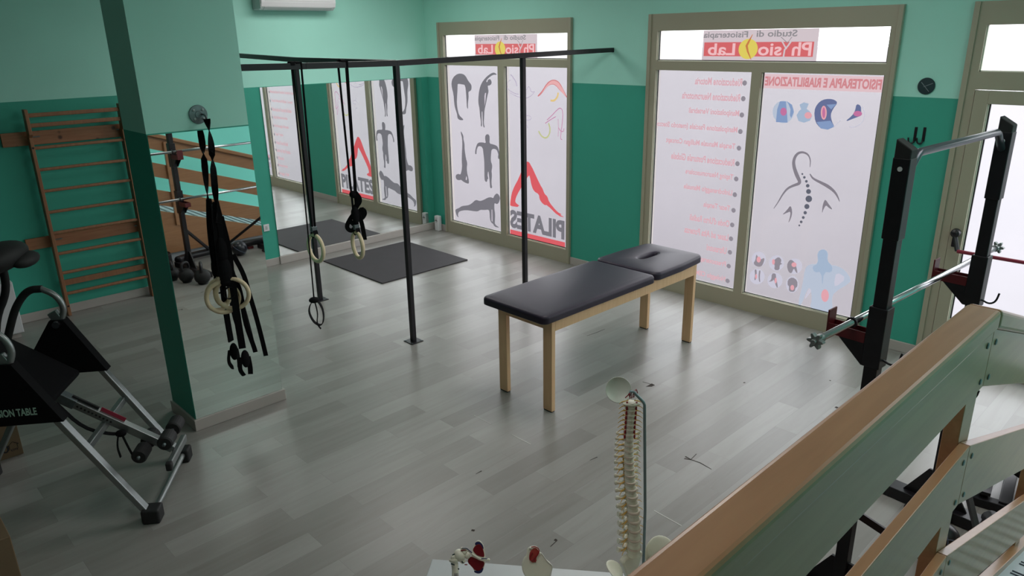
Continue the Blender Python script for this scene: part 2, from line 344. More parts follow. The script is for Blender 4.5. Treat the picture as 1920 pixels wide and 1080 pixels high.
def window(name, K, sill=True):
    root = empty(name, ((K['L']+K['R'])/2, 0, 0), kind='structure')
    ox = root.location.x
    def b(m, x0, x1, z0, z1, y0=-.022, y1=.06): m.box((x0-ox, y0, z0), (x1-ox, y1, z1))
    m = MB(); b(m, K['L'], K['a'], 0, ZT); b(m, K['d'], K['R'], 0, ZT); b(m, K['a'], K['d'], ZP1, ZT); b(m, K['a'], K['d'], ZL1, ZP0)
    b(m, K['a'], K['d'], 0, ZL0); b(m, K['b'], K['c'], ZL0, ZL1)
    fr = m.build('window_frame', FRAME, root)
    m = MB()                                               # raised outer architrave
    for x0, x1, z0, z1 in ((K['L'], K['L']+.035, 0, ZT), (K['R']-.035, K['R'], 0, ZT)): b(m, x0, x1, z0, z1, -.034, -.02)
    m.build('frame_trim', FRAME, root, bev=.004)
    m = MB(); g = MB()
    for x0, x1, z0, z1 in ((K['a'], K['b'], ZL0, ZL1), (K['c'], K['d'], ZL0, ZL1), (K['a'], K['d'], ZP0, ZP1)):
        t = .008
        for q in ((x0, x0+t, z0, z1), (x1-t, x1, z0, z1), (x0, x1, z0, z0+t)): b(m, *q, .0, .0165)
        t2 = .014
        for q in ((x0+t, x0+t2, z0+t, z1), (x1-t2, x1-t, z0+t, z1), (x0+t, x1-t, z0+t, z0+t2)): b(g, *q, .006, .0169)
    m.build('lit_reveal', LIT_REVEAL, root); g.build('gasket', GASKET, root)  # pale strips paint the daylight catching the reveal; gasket is a real seal
    out = []
    for nm, mt, x0, x1, z0, z1 in (('glass_pane', P_PANE, K['a'], K['b'], ZL0, ZL1), ('glass_pane', P_PANE, K['c'], K['d'], ZL0, ZL1), ('transom_pane', P_TRAN, K['a'], K['d'], ZP0, ZP1)):
        m = MB(); b(m, x0, x1, z0, z1, GY, GY+.008); p = m.build(nm, mt, root)
        # prints use world x: shift the film meshes through a child offset of the pane
        out.append(p)
    return root, out
class PrW(Pr):
    def __init__(s, pane, root): s.p = pane; s.k = 0; s.ox = root.location.x
    def film(s, polys, name, m, th=.0003):
        y = s.lay(); mb = MB()
        for q in polys: mb.prism([(x-s.ox, y, z) for x, z in q], (0, th, 0))
        return mb.build(name, m, s.p)
def wtext(P, s, name, m, xr, xl, z0, z1, bold=.02):
    return text_obj(s, name, m, P.p, (xr-P.ox, P.lay(), z0), (-1,0,0), (0,0,1), xr-xl, z1-z0, bold)

w1, (p1, p2, p3) = window('window_1', W1)
P = PrW(p3, w1); a = wp(889.5, 64); b_ = wp(1007.5, 62); shop_sign(P, a[0], b_[0], ZP0+.002, ZP1-.002)
P = PrW(p1, w1)
cA = cropf(835, 120, 8.31); cB = cropf(845, 235, 8.64); cC = cropf(845, 350, 12)
S = lambda q: smooth(q, 1, True)
P.film([S(cA([(190,150),(270,150),(320,190),(350,250),(375,285),(405,320),(412,370),(400,415),(370,428),(360,440),(365,520),(352,610),(355,715),(335,665),(333,600),(325,480),(312,330),(270,318),(200,308),(192,320),(190,420),(183,520),(180,610),(190,700),(215,800),(285,862),(270,878),(215,870),(188,840),(185,780),(150,680),(138,600),(128,470),(100,360),(95,290),(120,210)]))], 'bending_figure_print', G_GREY)
P.film([S(cA([(760,132),(800,155),(795,172),(760,165),(715,185),(650,240),(640,280),(655,285),(665,245),(700,232),(722,270),(720,310),(690,338),(662,335),(665,370),(676,430),(655,500),(635,620),(612,710),(608,800),(600,930),(617,985),(600,990),(588,950),(582,850),(578,735),(568,740),(568,850),(575,975),(552,972),(558,900),(540,800),(535,700),(517,620),(515,540),(525,430),(550,330),(590,260),(650,190),(720,142)]))], 'side_stretch_figure_print', G_GREY)
P.film([S(cB([(162,88),(190,130),(210,180),(207,220),(227,300),(227,390),(250,540),(272,610),(262,690),(270,780),(290,850),(302,945),(260,940),(210,915),(170,880),(140,890),(100,880),(80,840),(90,800),(125,785),(160,800),(178,740),(188,650),(180,590),(185,420),(190,330),(188,210),(172,150)]))], 'shoulder_stand_figure_print', G_GREY)
P.film([S(cB([(595,140),(625,155),(635,200),(630,295),(680,305),(750,330),(775,370),(795,460),(795,550),(770,540),(768,500),(775,470),(745,385),(665,380),(655,480),(652,580),(675,640),(672,700),(662,740),(672,800),(660,940),(678,1015),(640,1018),(636,930),(622,800),(612,740),(603,770),(600,820),(615,870),(595,870),(595,905),(575,920),(552,890),(548,800),(548,600),(535,470),(520,350),(450,330),(425,390),(420,440),(420,468),(400,465),(398,420),(412,350),(440,280),(520,275),(575,290),(560,230),(562,165)]))], 'running_figure_print', G_GREY)
P.film([S(cC([(1035,148),(1075,165),(1115,240),(1112,290),(1080,370),(1045,395),(1005,372),(985,380),(985,500),(1005,620),(1000,740),(995,850),(1095,915),(1070,922),(985,895),(955,830),(915,810),(885,730),(880,600),(865,515),(770,525),(665,520),(615,558),(520,550),(340,525),(215,548),(178,580),(165,650),(188,685),(160,682),(130,630),(108,540),(115,510),(200,475),(260,432),(400,420),(480,375),(545,310),(590,298),(660,325),(740,300),(840,245),(915,235),(960,262),(985,200)]))], 'plank_figure_print', G_GREY)
P.film([cA([(622,450),(638,450),(628,560),(616,660),(612,500)]), cB([(245,880),(256,820),(268,850),(263,888)]), cC([(925,515),(938,515),(945,790),(925,770)])], 'print_gap', G_PANEC)
P = PrW(p2, w1); cD = cropf(940, 290, 6); cS = cropf(940, 120, 7.2)
P.film([S(cD([(290,72),(325,95),(440,345),(465,380),(485,440),(520,470),(535,530),(630,645),(685,672),(655,675),(718,705),(640,690),(515,565),(490,570),(455,540),(430,500),(425,445),(370,415),(340,350),(320,240),(308,235),(265,300),(175,455),(155,520),(165,545),(208,575),(185,578),(195,590),(105,578),(98,560),(115,440),(145,360),(195,270),(255,110)]))], 'downward_dog_figure_print', G_RED)
zb = wp(957, 431)[1]; q0, q1 = wp(957.2, 431), wp(1060, 451)
zt = wp(957, 393)[1]
xl, xr = wp(956.5, 410)[0], wp(1058.5, 430)[0]
z_b, z_t = (wp(958, 427.5)[1]+wp(1058, 449)[1])/2, (wp(958, 393)[1]+wp(1058, 413.5)[1])/2
wtext(P, 'PILATES', 'pilates_lettering', G_GREY, xr, xl, z_b, z_t, .045)
P.film([[(xl, z_b-.085), (xr+.01, z_b-.085), (xr+.01, z_b-.025), (xl, z_b-.025)]], 'red_bar_print', G_RED)
P.film(ribbon(smooth(cS([(495,435),(540,400),(585,335),(640,280),(700,265),(745,290),(790,345),(820,375)])), .012)+ribbon(smooth(cS([(500,430),(560,360),(600,290),(650,235),(710,215),(765,235),(800,280),(830,340),(885,450)])), .012), 'arched_figure_sketch', G_SKRED)
P.film([S(cS([(505,432),(560,370),(610,290),(660,235),(710,220),(765,240),(800,290),(840,350),(880,450),(820,385),(790,345),(745,290),(700,265),(640,285),(585,345)]))], 'arched_figure_print', G_SKREDL)
P.film(ribbon(smooth(cS([(770,385),(765,430),(740,475),(705,497),(668,492)])), [.01]+[.022]*60), 'arc_sketch', G_SKYEL)
P.film(ribbon(smooth(cS([(640,800),(662,870),(655,940),(625,990),(585,1000),(540,970),(505,905)])), .018), 'arc_sketch', G_SKGRN)
P.film(ribbon(smooth(cS([(620,755),(680,700),(735,640),(790,590),(825,610),(835,680),(825,800),(812,900),(800,1015),(825,1020)])), .010)+ribbon(smooth(cS([(595,800),(660,755),(740,708)])), .010)+ribbon(smooth(cS([(770,740),(775,850),(770,980)])), .006)+ribbon(smooth(cS([(775,860),(800,905),(840,915),(848,870)])), .010), 'folded_figure_sketch', G_SKMAG)
P.film(ribbon(smooth(cS([(70,315),(130,370),(200,405),(235,405)])), .008)+ribbon(smooth(cS([(125,390),(210,440),(340,465),(410,430),(455,370)])), .007)+ribbon(smooth(cS([(130,210),(95,235),(85,290),(95,330)])), .006)+ribbon(smooth(cS([(125,145),(150,160),(200,240),(215,300)])), .012)+ribbon(smooth(cS([(300,285),(335,300),(320,370),(300,390)])), .007)+ribbon(smooth(cS([(345,350),(365,300),(390,320),(405,380),(445,375)])), .007)
       +ribbon(smooth(cS([(300,720),(340,690),(400,705),(410,740),(375,760),(340,750)])), .006)+ribbon(smooth(cS([(310,820),(345,815),(365,870)])), .006)+ribbon(smooth(cS([(320,640),(345,700)])), .005), 'reclining_figure_sketch', G_SKPUR)

w2, (p1, p2, p3) = window('window_2', W2)
P = PrW(p3, w2); a = wp(1318, 80); b_ = wp(1534, 80); shop_sign(P, a[0], b_[0], ZP0+.002, ZP1-.002)
P = PrW(p1, w2)
cE = lambda x, y: (1210+x/5.143, 130+y/5.143)
cF = lambda x, y: (1210+x/4.909, 330+y/4.909)
def xat(px, z):                                           # x on the glass seen in column px at height z
    lo, hi = 3.0, 6.5
    for _ in range(40):
        mid = (lo+hi)/2; q = Vector((mid, GY, z))-CAM; u = 960+FPX*q.dot(_r)/q.dot(_d)
        if u < px: lo = mid
        else: hi = mid
    return lo
LIST = [('Rieducazione Motoria', cE, 958,132,935,480), ('Rieducazione Neuromotoria', cE, 945,283,915,355), ('Manipolazioni Vertebrali', cE, 931,440,905,420),
 ('Manipolazione Fasciale (metodo Stecco)', cE, 917,600,888,100), ('Terapia Manuale Mulligan Concept', cE, 903,760,868,200), ('Rieducazione Posturale Globale', cE, 889,910,860,250),
 ('Taping Neuromuscolare', cE, 877,1057,848,388), ('Linfodrenaggio Manuale', cF, 824,172,800,355), ('Tecar Terapia', cF, 812,316,780,535), ("Onde d'Urto Radiali", cF, 800,450,775,410),
 ('Laser ad Alta Potenza', cF, 789,577,765,360), ('Ultrasuoni', cF, 779,702,748,565), ('Pressoterapia', cF, 768,829,742,470), ('Noleggio CEMP', cF, 757,965,735,440)]
for s, cf, bx, by, xr_, xl_ in LIST:
    x, z = wp(*cf(bx, by)); P.k = 0
    P.film([disc_xy(x, z, .022, .022, 16)], 'bullet_print', G_DOT)
    r_, l_ = xat(cf(xr_, 0)[0], z), xat(cf(xl_, 0)[0], z)
    wtext(P, s, 'service_line_print', G_PINK, r_, l_, z-.028, z+.038, .03)
P = PrW(p2, w2); cG = cropf(1420, 130, 8); cH = cropf(1430, 270, 6.353); cI = cropf(1390, 450, 6.748)
z0, z1 = wp(1640, 168)[1], wp(1640, 148.5)[1]
xl, xr = xat(1434.5, (z0+z1)/2), xat(1653.5, (z0+z1)/2)
P.film([[(xl-.01, z0-.02), (xr+.01, z0-.02), (xr+.01, z1+.02), (xl-.01, z1+.02)]], 'heading_band', G_BAND)
wtext(P, 'FISIOTERAPIA E RIABILITAZIONE', 'heading_lettering', G_HEAD, xr, xl, z0, z1, .04)
def blob(cf, cx, cy, rx, ry, n=24): return cf([(cx+rx*math.cos(2*PI*k/n), cy+ry*math.sin(2*PI*k/n)) for k in range(n)])
P.film([blob(cG, 390,640,160,168)], 'round_picture', G_LBLUE); P.film([cG([(340,480),(430,480),(440,580),(450,700),(455,800),(280,790),(300,600)]), cG([(440,475),(520,530),(550,640),(510,730),(490,690),(500,600),(470,520)])], 'joint_shade', G_BLUE); P.film([blob(cG,395,635,48,60)], 'pain_spot', G_MAG)
P.film([cG([(635,530),(700,495),(775,515),(740,590),(800,640),(825,700),(790,770),(700,800),(620,775),(590,690),(630,620),(660,600)])], 'joint_picture', G_MBLUE); P.film([blob(cG,765,690,55,50)], 'pain_spot', G_ROSE)
P.film([S(cG([(1080,440),(1160,455),(1210,500),(1140,590),(1100,680),(1120,780),(1160,860),(1060,905),(950,885),(870,790),(855,620),(900,520),(980,455)]))], 'spine_picture', G_NAVY); P.film([cG([(890,790),(1100,770),(1160,860),(1060,905),(950,885)]), cG([(1040,530),(1190,520),(1110,600)])], 'spine_shade', G_BLUE); P.film([blob(cG,1000,650,45,105)], 'pain_spot', G_ROSE); P.film([blob(cG,1000,650,22,80)], 'pain_spot', G_MAG)
P.film([S(cG([(1490,515),(1560,545),(1560,640),(1575,690),(1480,725),(1310,790),(1430,690),(1470,620)]))], 'ankle_picture', G_NAVY); P.film([blob(cG,1510,665,65,42)], 'pain_spot', G_MAG)
P.film(ribbon(smooth(cG([(1580,560),(1625,680),(1580,800),(1470,870),(1380,860)])), .006)+ribbon(smooth(cG([(1255,755),(1200,820),(1150,860)])), .006), 'circle_outline', G_PALE)
wv = lambda n, a, b, c: [a+(b-a)*min(1, 2*i/(n-1)) if i < n/2 else b+(c-b)*(2*i/(n-1)-1) for i in range(n)]
q = smooth(cH([(567,275),(575,190),(545,120),(475,92),(410,115),(372,190),(375,270),(410,370),(445,440),(440,470),(380,490),(300,525),(240,600),(190,690),(135,768)])); P.film(ribbon(q, wv(len(q), .004, .034, .004)), 'back_outline_print', G_LINE)
q = smooth(cH([(567,355),(600,410),(680,450),(780,500),(860,565),(900,630),(920,685)])); P.film(ribbon(q, wv(len(q), .008, .028, .003)), 'back_outline_print', G_LINE)
P.film([S(cH([(337,725),(358,800),(345,880),(305,950),(332,860),(335,800),(290,820),(232,845),(290,790)])), S(cH([(750,655),(795,720),(842,785),(790,760),(760,725),(730,770),(710,832),(715,750),(730,690)]))], 'shoulder_blade_print', G_LINE)
P.film([blob(cH, x, y, r_, r_) for x, y, r_ in ((477,356,11),(501,396,15),(525,443,16),(541,496,21),(551,564,29),(554,652,39),(531,743,30),(511,817,20),(488,874,17),(463,926,16),(441,968,11))], 'spine_dots_print', G_DISC)
P.film([blob(cI, *v) for v in ((225,240,90,95),(450,290,95,98),(680,330,95,98),(205,460,95,98),(430,510,95,98),(650,560,80,105))], 'round_picture', G_PALE)
P.film([S(cI([(200,180),(222,230),(250,245),(300,220),(290,280),(260,335),(200,335),(155,295),(185,250),(190,200)])), S(cI([(480,210),(515,250),(500,290),(530,300),(490,310),(488,380),(420,378),(430,310),(400,290),(430,240)])), S(cI([(640,245),(690,290),(720,425),(690,400),(670,350),(640,425),(600,400),(580,320),(605,260)])),
        S(cI([(172,370),(198,370),(200,430),(185,510),(168,500),(180,440)])), S(cI([(230,380),(250,385),(238,460),(245,535),(228,520),(222,450)])), S(cI([(390,420),(440,420),(445,470),(470,600),(450,600),(415,490),(400,520),(340,525),(385,505)])), S(cI([(650,465),(715,510),(715,590),(690,600),(680,655),(605,650),(610,580),(590,570),(592,500)]))], 'posture_picture', G_DOT)
P.film([blob(cI,225,245,26,38), blob(cI,412,275,18,35), blob(cI,672,310,32,30), blob(cI,193,460,12,32), blob(cI,440,510,14,36), blob(cI,650,600,24,34)], 'pain_spot', G_ROSE)
P.film([S(cI([(1040,105),(1105,150),(1095,260),(1110,310),(1220,325),(1320,380),(1390,490),(1380,540),(1180,660),(1150,740),(1160,840),(1160,950),(1060,925),(870,868),(900,740),(880,600),(840,620),(760,830),(720,815),(780,560),(810,360),(860,305),(970,300),(975,260),(965,150)]))], 'human_figure_print', G_LBLUE)
P.film([S(cI([(1040,108),(1100,150),(1090,260),(1160,330),(1150,410),(1050,400),(1030,600),(1020,400),(930,410),(900,330),(975,300),(970,150)]))], 'human_shade', G_MBLUE)
P.film([S(cI([(1210,400),(1340,480),(1190,600),(1180,520)])), S(cI([(860,600),(900,640),(850,700),(800,760)]))], 'print_gap', G_PALE)
P.film([blob(cI,1065,700,48,80)], 'pain_spot', G_ROSE)

# door
d = empty('door_1', (DL, 0, 0), kind='structure'); T = lambda lo, hi: ((lo[0]-DL, lo[1], lo[2]), (hi[0]-DL, hi[1], hi[2]))
m = MB()
for lo, hi in (((DL, -.022, 0), (6.268, .06, ZT)), ((8.30, -.022, 0), (DR, .06, ZT)), ((6.268, -.022, 2.497), (8.30, .06, ZT)), ((6.268, -.022, 2.07), (8.30, .06, 2.191)), ((DL, -.034, 0), (DL+.035, -.02, ZT))): m.box(*T(lo, hi))
m.build('door_frame', FRAME, d)
P_ = onY(1854, 183, 0)
for k, (x0, x1) in enumerate(((6.272, 7.275), (7.285, 8.296))):
    m = MB(); s = .088
    for lo, hi in (((x0, -.03, .006), (x0+s, .05, 2.064)), ((x1-s, -.03, .006), (x1, .05, 2.064)), ((x0+s, -.03, .006), (x1-s, .05, .13)), ((x0+s, -.03, 1.975), (x1-s, .05, 2.064))): m.box(*T(lo, hi))
    lf = m.build('door_leaf', FRAME, d, bev=.002)
    MB().box(*T((x0+s, GY, .13), (x1-s, GY+.008, 1.975))).build('glass_pane', P_DOOR, lf)
    m = MB()
    for lo, hi in (((x0+s, -.002, .13), (x0+s+.008, GY-.001, 1.975)), ((x0+s, -.002, .13), (x1-s, GY-.001, .138))): m.box(*T(lo, hi))
    m.build('lit_reveal', LIT_REVEAL, lf)
    m = MB()
    for lo, hi in (((x0+s+.008, .004, .13), (x0+s+.016, GY-.0005, 1.975)),): m.box(*T(lo, hi))
    m.build('gasket', GASKET, lf)
    m = MB(); hx = x0+.045-DL
    m.lathe([(.030, 0), (.034, .01), (.030, .045), (.012, .055)], (hx, -.03, 1.045), (0,-1,0), 20); m.bar((hx, -.045, 1.06), (hx, -.045, .94), .04, .03, bev=.006); m.bar((hx, -.06, 1.03), (hx+.045, -.105, .925), .028, .022, bev=.005)
    m.build('handle', BLACK, lf)
    MB().tube([(hx+.045, -.105, .925), (x1-DL-.09, -.105, .925)], .014, 12).build('panic_bar', mat('red_bar_paint', (.20,.01,.03,1), .4), lf)
MB().box(*T((6.268, GY, 2.191), (8.30, GY+.008, 2.497))).build('transom_pane', pane_mat('door_transom', (.93,.86,.87,1), 1.0), d)
m = MB(); m.box(*T((6.268, -.002, 2.191), (6.276, GY-.001, 2.497))); m.box(*T((6.268, -.002, 2.191), (8.3, GY-.001, 2.198))); m.build('lit_reveal', LIT_REVEAL, d)

# mirrors
tag(MB().box((.004, -2.297, .092), (.010, -.11, 1.995)).build('wall_mirror', MIRROR), 'large frameless mirror panel on the left wall reflecting the windows and the floor mat', 'mirror')
pm = MB().box((PX1+.001, PY0+.003, .084), (PX1+.007, PY1-.003, 1.958)).build('pillar_mirror', MIRROR)
tag(pm, 'tall narrow mirror covering the front of the green pillar, above its skirting', 'mirror')

# ---------------------------------------------------------------- landing, ramp
XRL = 7.50                                                 # camera-side face of the railing boards
rz = lambda y: .575-.335*(y+3.13)
yt, ye = -4.42, -1.45
struct(MB().box((7.50, YB, .0), (XR, yt, rz(yt))).build('landing', mat('landing_vinyl', (.42,.45,.48,1), .5, var=.04)))
RAMP = mat('ramp_vinyl', (.48,.52,.57,1), .5, var=.03)
struct(MB().prism([(7.50, yt, 0), (7.50, ye, 0), (7.50, ye, max(.0, rz(ye))), (7.50, yt, rz(yt))], (XR-7.50, 0, 0)).build('ramp', RAMP))
m = MB(); y = yt+.12
while y < ye-.1:
    for dy in (0, .035): m.bar((7.52, y+dy, rz(y+dy)+.0025), (8.58, y+dy, rz(y+dy)+.0025), .008, .003, up=(0,.3,1))
    y += .16
st = m.build('trim_1', mat('dark_grip_strip', (.04,.05,.07,1), .7)); struct(st)
struct(MB().prism([(8.66, yt, rz(yt)), (8.66, ye, rz(ye)), (8.66, ye, rz(ye)+.09), (8.66, yt, rz(yt)+.09)], (.038, 0, 0)).build('baseboard_right', mat('white_skirting', (.75,.76,.78,1), .4)))

# railing (beech boards on posts)
rl = empty('ramp_railing', (7.47, -4.25, 0), label='long brown beech board railing running along the landing and down the ramp, nearest the camera', cat='railing')
def rp(x, y, z): return (x-7.47, y+4.25, z)
YJ = -4.25; SL = .335
def seg(name, zb, zt, x0, x1, m, bev, ye_=-.95, yl=-6.9):
    MB().prism([rp(x0, yl, zb), rp(x0, YJ-.001, zb), rp(x0, YJ-.001, zt), rp(x0, yl, zt)], (x1-x0, 0, 0)).build(name, m, rl, bev=bev)
    k = SL*(ye_-YJ)
    MB().prism([rp(x0, YJ+.001, zb), rp(x0, ye_, zb-k), rp(x0, ye_, zt-k), rp(x0, YJ+.001, zt)], (x1-x0, 0, 0)).build(name, m, rl, bev=bev)
seg('cap_rail', 1.838, 1.885, 7.437, 7.508, RWOOD, .010)
seg('rail_board', 1.695, 1.838, 7.477, XRL, RWOOD, .002)
seg('rail_board', 1.376, 1.540, 7.477, XRL, RWOOD, .002)
seg('rail_board', 1.045, 1.226, 7.477, XRL, RWOOD, .002)
# fascia: level fascia and triangular side panel down to the floor
MB().prism([rp(7.470, -6.9, .10), rp(7.470, YJ-.001, .10), rp(7.470, YJ-.001, .975), rp(7.470, -6.9, 1.03)], (.03, 0, 0)).build('side_panel', RWOOD, rl, bev=.002)
MB().prism([rp(7.470, YJ+.001, .10), rp(7.470, -1.63, .10), rp(7.470, YJ+.001, .600+.335*(-3.13-YJ))], (.03, 0, 0)).build('side_panel', RWOOD, rl, bev=.002)
for yc in (-6.4, -5.3, -4.215, -2.99, -1.85):
    top = 1.84 if yc < YJ else 1.84-SL*(yc-YJ); bot = .80 if yc < YJ else max(.02, .34-SL*(yc+2.74))
    if yc == -4.215: bot = .72
    p = MB().box(rp(7.440, yc-.045, bot), rp(7.469 if False else 7.4765, yc+.045, 1.838 if yc < YJ else top-.02)).build('post', RWOOD, rl, bev=.002)
    m = MB()
    for dz in (.05, .16): m.lathe([(.008, 0), (.006, .003)], rp(7.4405, yc, bot+dz), (-1,0,0), 12)
    m.build('screw', STEEL, p)
for i, (zb, zt) in enumerate(((1.695, 1.838), (1.376, 1.540), (1.062, 1.228))):
    for dy in (-.035, .035):
        for z in (zb+.025, zt-.03):
            zz = z - (SL*dy if dy > 0 else 0)
            MB().lathe([(.0075, -.001), (.0075, .0015), (.005, .0028)], rp(XRL, YJ+dy, zz), (1,0,0), 14).build('screw', STEEL, rl)

# ================================================================ THINGS
# pull-up frame: beam to the window wall, cross beam to the left wall, three posts
pf = empty('pull_up_frame', (3.015, -2.63, 0), label='black steel pull-up frame of slim posts and overhead beams between pillar and windows', cat='exercise frame')
F_ = lambda x, y, z: (x-3.015, y+2.63, z)
pts = [(3.015, PY1+.002, 2.311), (3.015, -3.4, 2.303), (3.015, -2.63, 2.296), (3.015, -1.4, 2.312), (3.015, -.4, 2.327), (3.015, -.004, 2.332)]
m = MB(); 
for a, b in zip(pts, pts[1:]): m.bar(F_(*a), F_(*b), .042, .042)
m.build('overhead_beam', BLACK, pf, bev=.002)
MB().bar(F_(.004, -2.63, 2.345), F_(1.466, -2.63, 2.306), .042).bar(F_(1.466, -2.63, 2.306), F_(2.99, -2.63, 2.298), .042).build('overhead_beam', BLACK, pf, bev=.002)
for x, y, z in ((1.466, -2.63, 2.285), (3.015, -2.63, 2.276), (3.015, -1.265, 2.292)):
    p = MB().box(F_(x-.020, y-.020, .006), F_(x+.020, y+.020, z)).build('post', BLACK, pf, bev=.003)
    MB().box(F_(x-.062, y-.062, 0), F_(x+.062, y+.062, .007)).build('base_plate', BLACK, p, bev=.004)
    m = MB()
    for sx in (-1, 1):
        for sy in (-1, 1): m.lathe([(.007, 0), (.006, .004)], F_(x+sx*.047, y+sy*.047, .007), (0,0,1), 10)
    m.build('bolt', STEEL, p)

def torus(mb, c, R_, r, nrm, n=40, k=14, sx=1):
    nrm = Vector(nrm).normalized(); x = Vector((0,0,1)); x = (x - nrm*x.dot(nrm)).normalized(); y = nrm.cross(x)
    mb.tube([Vector(c)+x*math.cos(2*PI*i/n)*R_+y*math.sin(2*PI*i/n)*R_ for i in range(n)], r, k, closed=True)
def strap(mb, pts, w=.034, t=.0025, side=(1,0,0)):           # flat webbing along pts
    P_ = [Vector(p) for p in pts]; sd = Vector(side) if not isinstance(side, list) else None; A = []; n = len(P_)
    for i in range(n):
        tt = (P_[min(n-1, i+1)]-P_[max(0, i-1)]).normalized(); s_ = sd if sd is not None else Vector(side[i]); s_ = (s_-tt*s_.dot(tt)).normalized(); nn = tt.cross(s_)
        A.append([mb.b.verts.new(P_[i]+s_*a*w/2+nn*b*t/2) for a, b in ((-1,-1),(1,-1),(1,1),(-1,1))])
    for a, b in zip(A, A[1:]):
        for k in range(4): mb.b.faces.new((a[k], a[(k+1) % 4], b[(k+1) % 4], b[k]))
    mb.b.faces.new(A[0][::-1]); mb.b.faces.new(A[-1])
def sp(pts, it=2): return smooth([tuple(p) for p in pts], it)

# rings on the long beam
def ring_set(y, nrm, extra):
    g = empty('gymnastic_ring', (3.015, y, 0), **extra); zc = 1.005 if y < -3.3 else .955
    L = lambda dx, dy, z: (dx, dy, z)
    m = MB(); torus(m, L(0, 0, zc), .100, .0155, nrm); m.build('ring', RING, g, smooth=True)
    m = MB(); sw = ((.014, .010) if y < -3.3 else (.024, .016))
    strap(m, [L(.023, .022, 2.33), L(.010, .016, zc+.50), L(.0, .010, zc+.122)], sw[0], side=(.5,.8,0)); strap(m, [L(-.023, -.020, 2.33), L(-.010, -.014, zc+.55), L(0, -.010, zc+.122)], sw[1], side=(.5,.8,0))
    strap(m, [L(-.023, 0, 2.32), L(-.023, 0, 2.332), L(0, 0, 2.3355), L(.023, 0, 2.332), L(.023, 0, 2.32)], .034, side=(0,1,0))
    m.build('strap', WEB, g)
    m = MB(); strap(m, [Vector(L(0, 0, zc+.10))+Vector((math.sin(a)*.026, 0, -math.cos(a)*.030+.012)) for a in [k*PI/6 for k in range(13)]], .034, side=(0,1,0)); m.build('strap_loop', WEB, g)
    m = MB(); m.box(L(-.014, -.022, zc+.125), L(.014, .022, zc+.165), bev=.003).box(L(-.018, -.026, zc+.14), L(.0, .026, zc+.148)); m.build('cam_buckle', STEEL, g)
    return g
ring_set(-3.46, (.033, -.999, 0), dict(label='wooden gymnastic ring hanging in front of the farther-left post, strap hanging below it', cat='gymnastic ring', group='rings on the long beam'))
g2 = ring_set(-3.10, (-.17, -.985, 0), dict(label='wooden gymnastic ring hanging edge-on with a knotted tangle of black strap above it', cat='gymnastic ring', group='rings on the long beam'))
# tangle above the second ring
m = MB(); zc = .955; S_ = lambda x, y, z: (x, y, zc+z)
strap(m, sp([S_(.02,.0,.42), S_(.05,.03,.36), S_(.01,.0,.30), S_(-.02,-.01,.24), S_(.02,.03,.20), S_(.05,.06,.25), S_(.035,.045,.29), S_(.01,.02,.24), S_(-.01,-.02,.16)]), .040, .006, side=(.6,.6,.3))
strap(m, sp([S_(-.0,.0,.26), S_(-.035,-.035,.20), S_(-.055,-.055,.14), S_(-.025,-.03,.11), S_(.0,-.0,.15), S_(-.03,-.03,.19)]), .034, .005, side=(.5,.6,.4))
strap(m, sp([S_(.0,.0,.30), S_(.03,.03,.20), S_(.035,.04,.11), S_(.035,.045,.04)]), .034, .005, side=(.7,.7,0))
m.ell(S_(.005, .0, .24), (.030, .030, .075)); m.ell(S_(.0, .0, .40), (.032,.032,.03))
m.build('strap_knot', WEB, g2)
# suspension trainer foot loop hanging low
g = empty('suspension_strap', (3.015, -3.52, 0), label='thin black suspension strap ending in a low foot loop just above the floor', cat='strap')
m = MB(); strap(m, [(0, .02, 2.335), (.0, .01, 1.2), (0, 0, .60)], .010, .003, side=(0,1,0)); strap(m, [(-.023,.02,2.31),(-.023,.02,2.3325),(.0,.02,2.336),(.023,.02,2.3325),(.023,.02,2.31)], .03, side=(0,1,0)); m.build('cord', WEB, g)
m = MB(); strap(m, sp([(.0,.0,.62), (-.03,-.03,.56), (-.035,-.035,.50), (-.012,-.01,.42), (.03,.03,.40), (.045,.045,.48), (.035,.04,.56), (.01,.01,.62)]), .032, .005, side=(.7,-.7,0)); strap(m, sp([(.0,-.0,.62), (.012,.014,.50), (.0,.0,.42), (.02,.02,.375)]), .02, .004, side=(.7,-.7,0)); m.ell((0,0,.61), (.04,.04,.022)); m.build('foot_loop', WEB, g)

# pillar anchor, straps and rings
a = empty('wall_anchor', (PX1, -4.256, 2.054), label='round grey steel anchor disc on the pillar above its mirror, straps hanging from it', cat='anchor')
m = MB(); m.lathe([(.055, 0), (.057, .004), (.055, .009), (.022, .011), (.020, .014)], (0,0,0), (1,0,0), 32); m.build('mounting_plate', STEEL, a, smooth=False)
m = MB()
for k in range(4): th = PI/4+k*PI/2; m.lathe([(.008, 0), (.008, .005), (.004, .006)], (.009, .038*math.cos(th), .038*math.sin(th)), (1,0,0), 10)
m.build('screw', SILVER, a)
MB().tube([(.01, .018, .0), (.05, .02, .0), (.075, .02, -.015), (.06, .02, -.035), (.03, .02, -.03)], .006).build('eye_hook', STEEL, a, smooth=True)
def pillar_ring(loc, R, nrm, tails, label, knot):
    g = empty('gymnastic_ring', loc, label=label, cat='gymnastic ring', group='rings strapped to the pillar')
    m = MB(); torus(m, (0,0,0), .103, .0145, nrm); m.build('ring', RING, g, smooth=True)
    m = MB()
    for t in tails: strap(m, sp(t), .030, .004, side=(.45,.9,0))
    m.build('strap', WEB, g); return g
zt_ = 2.03-.905
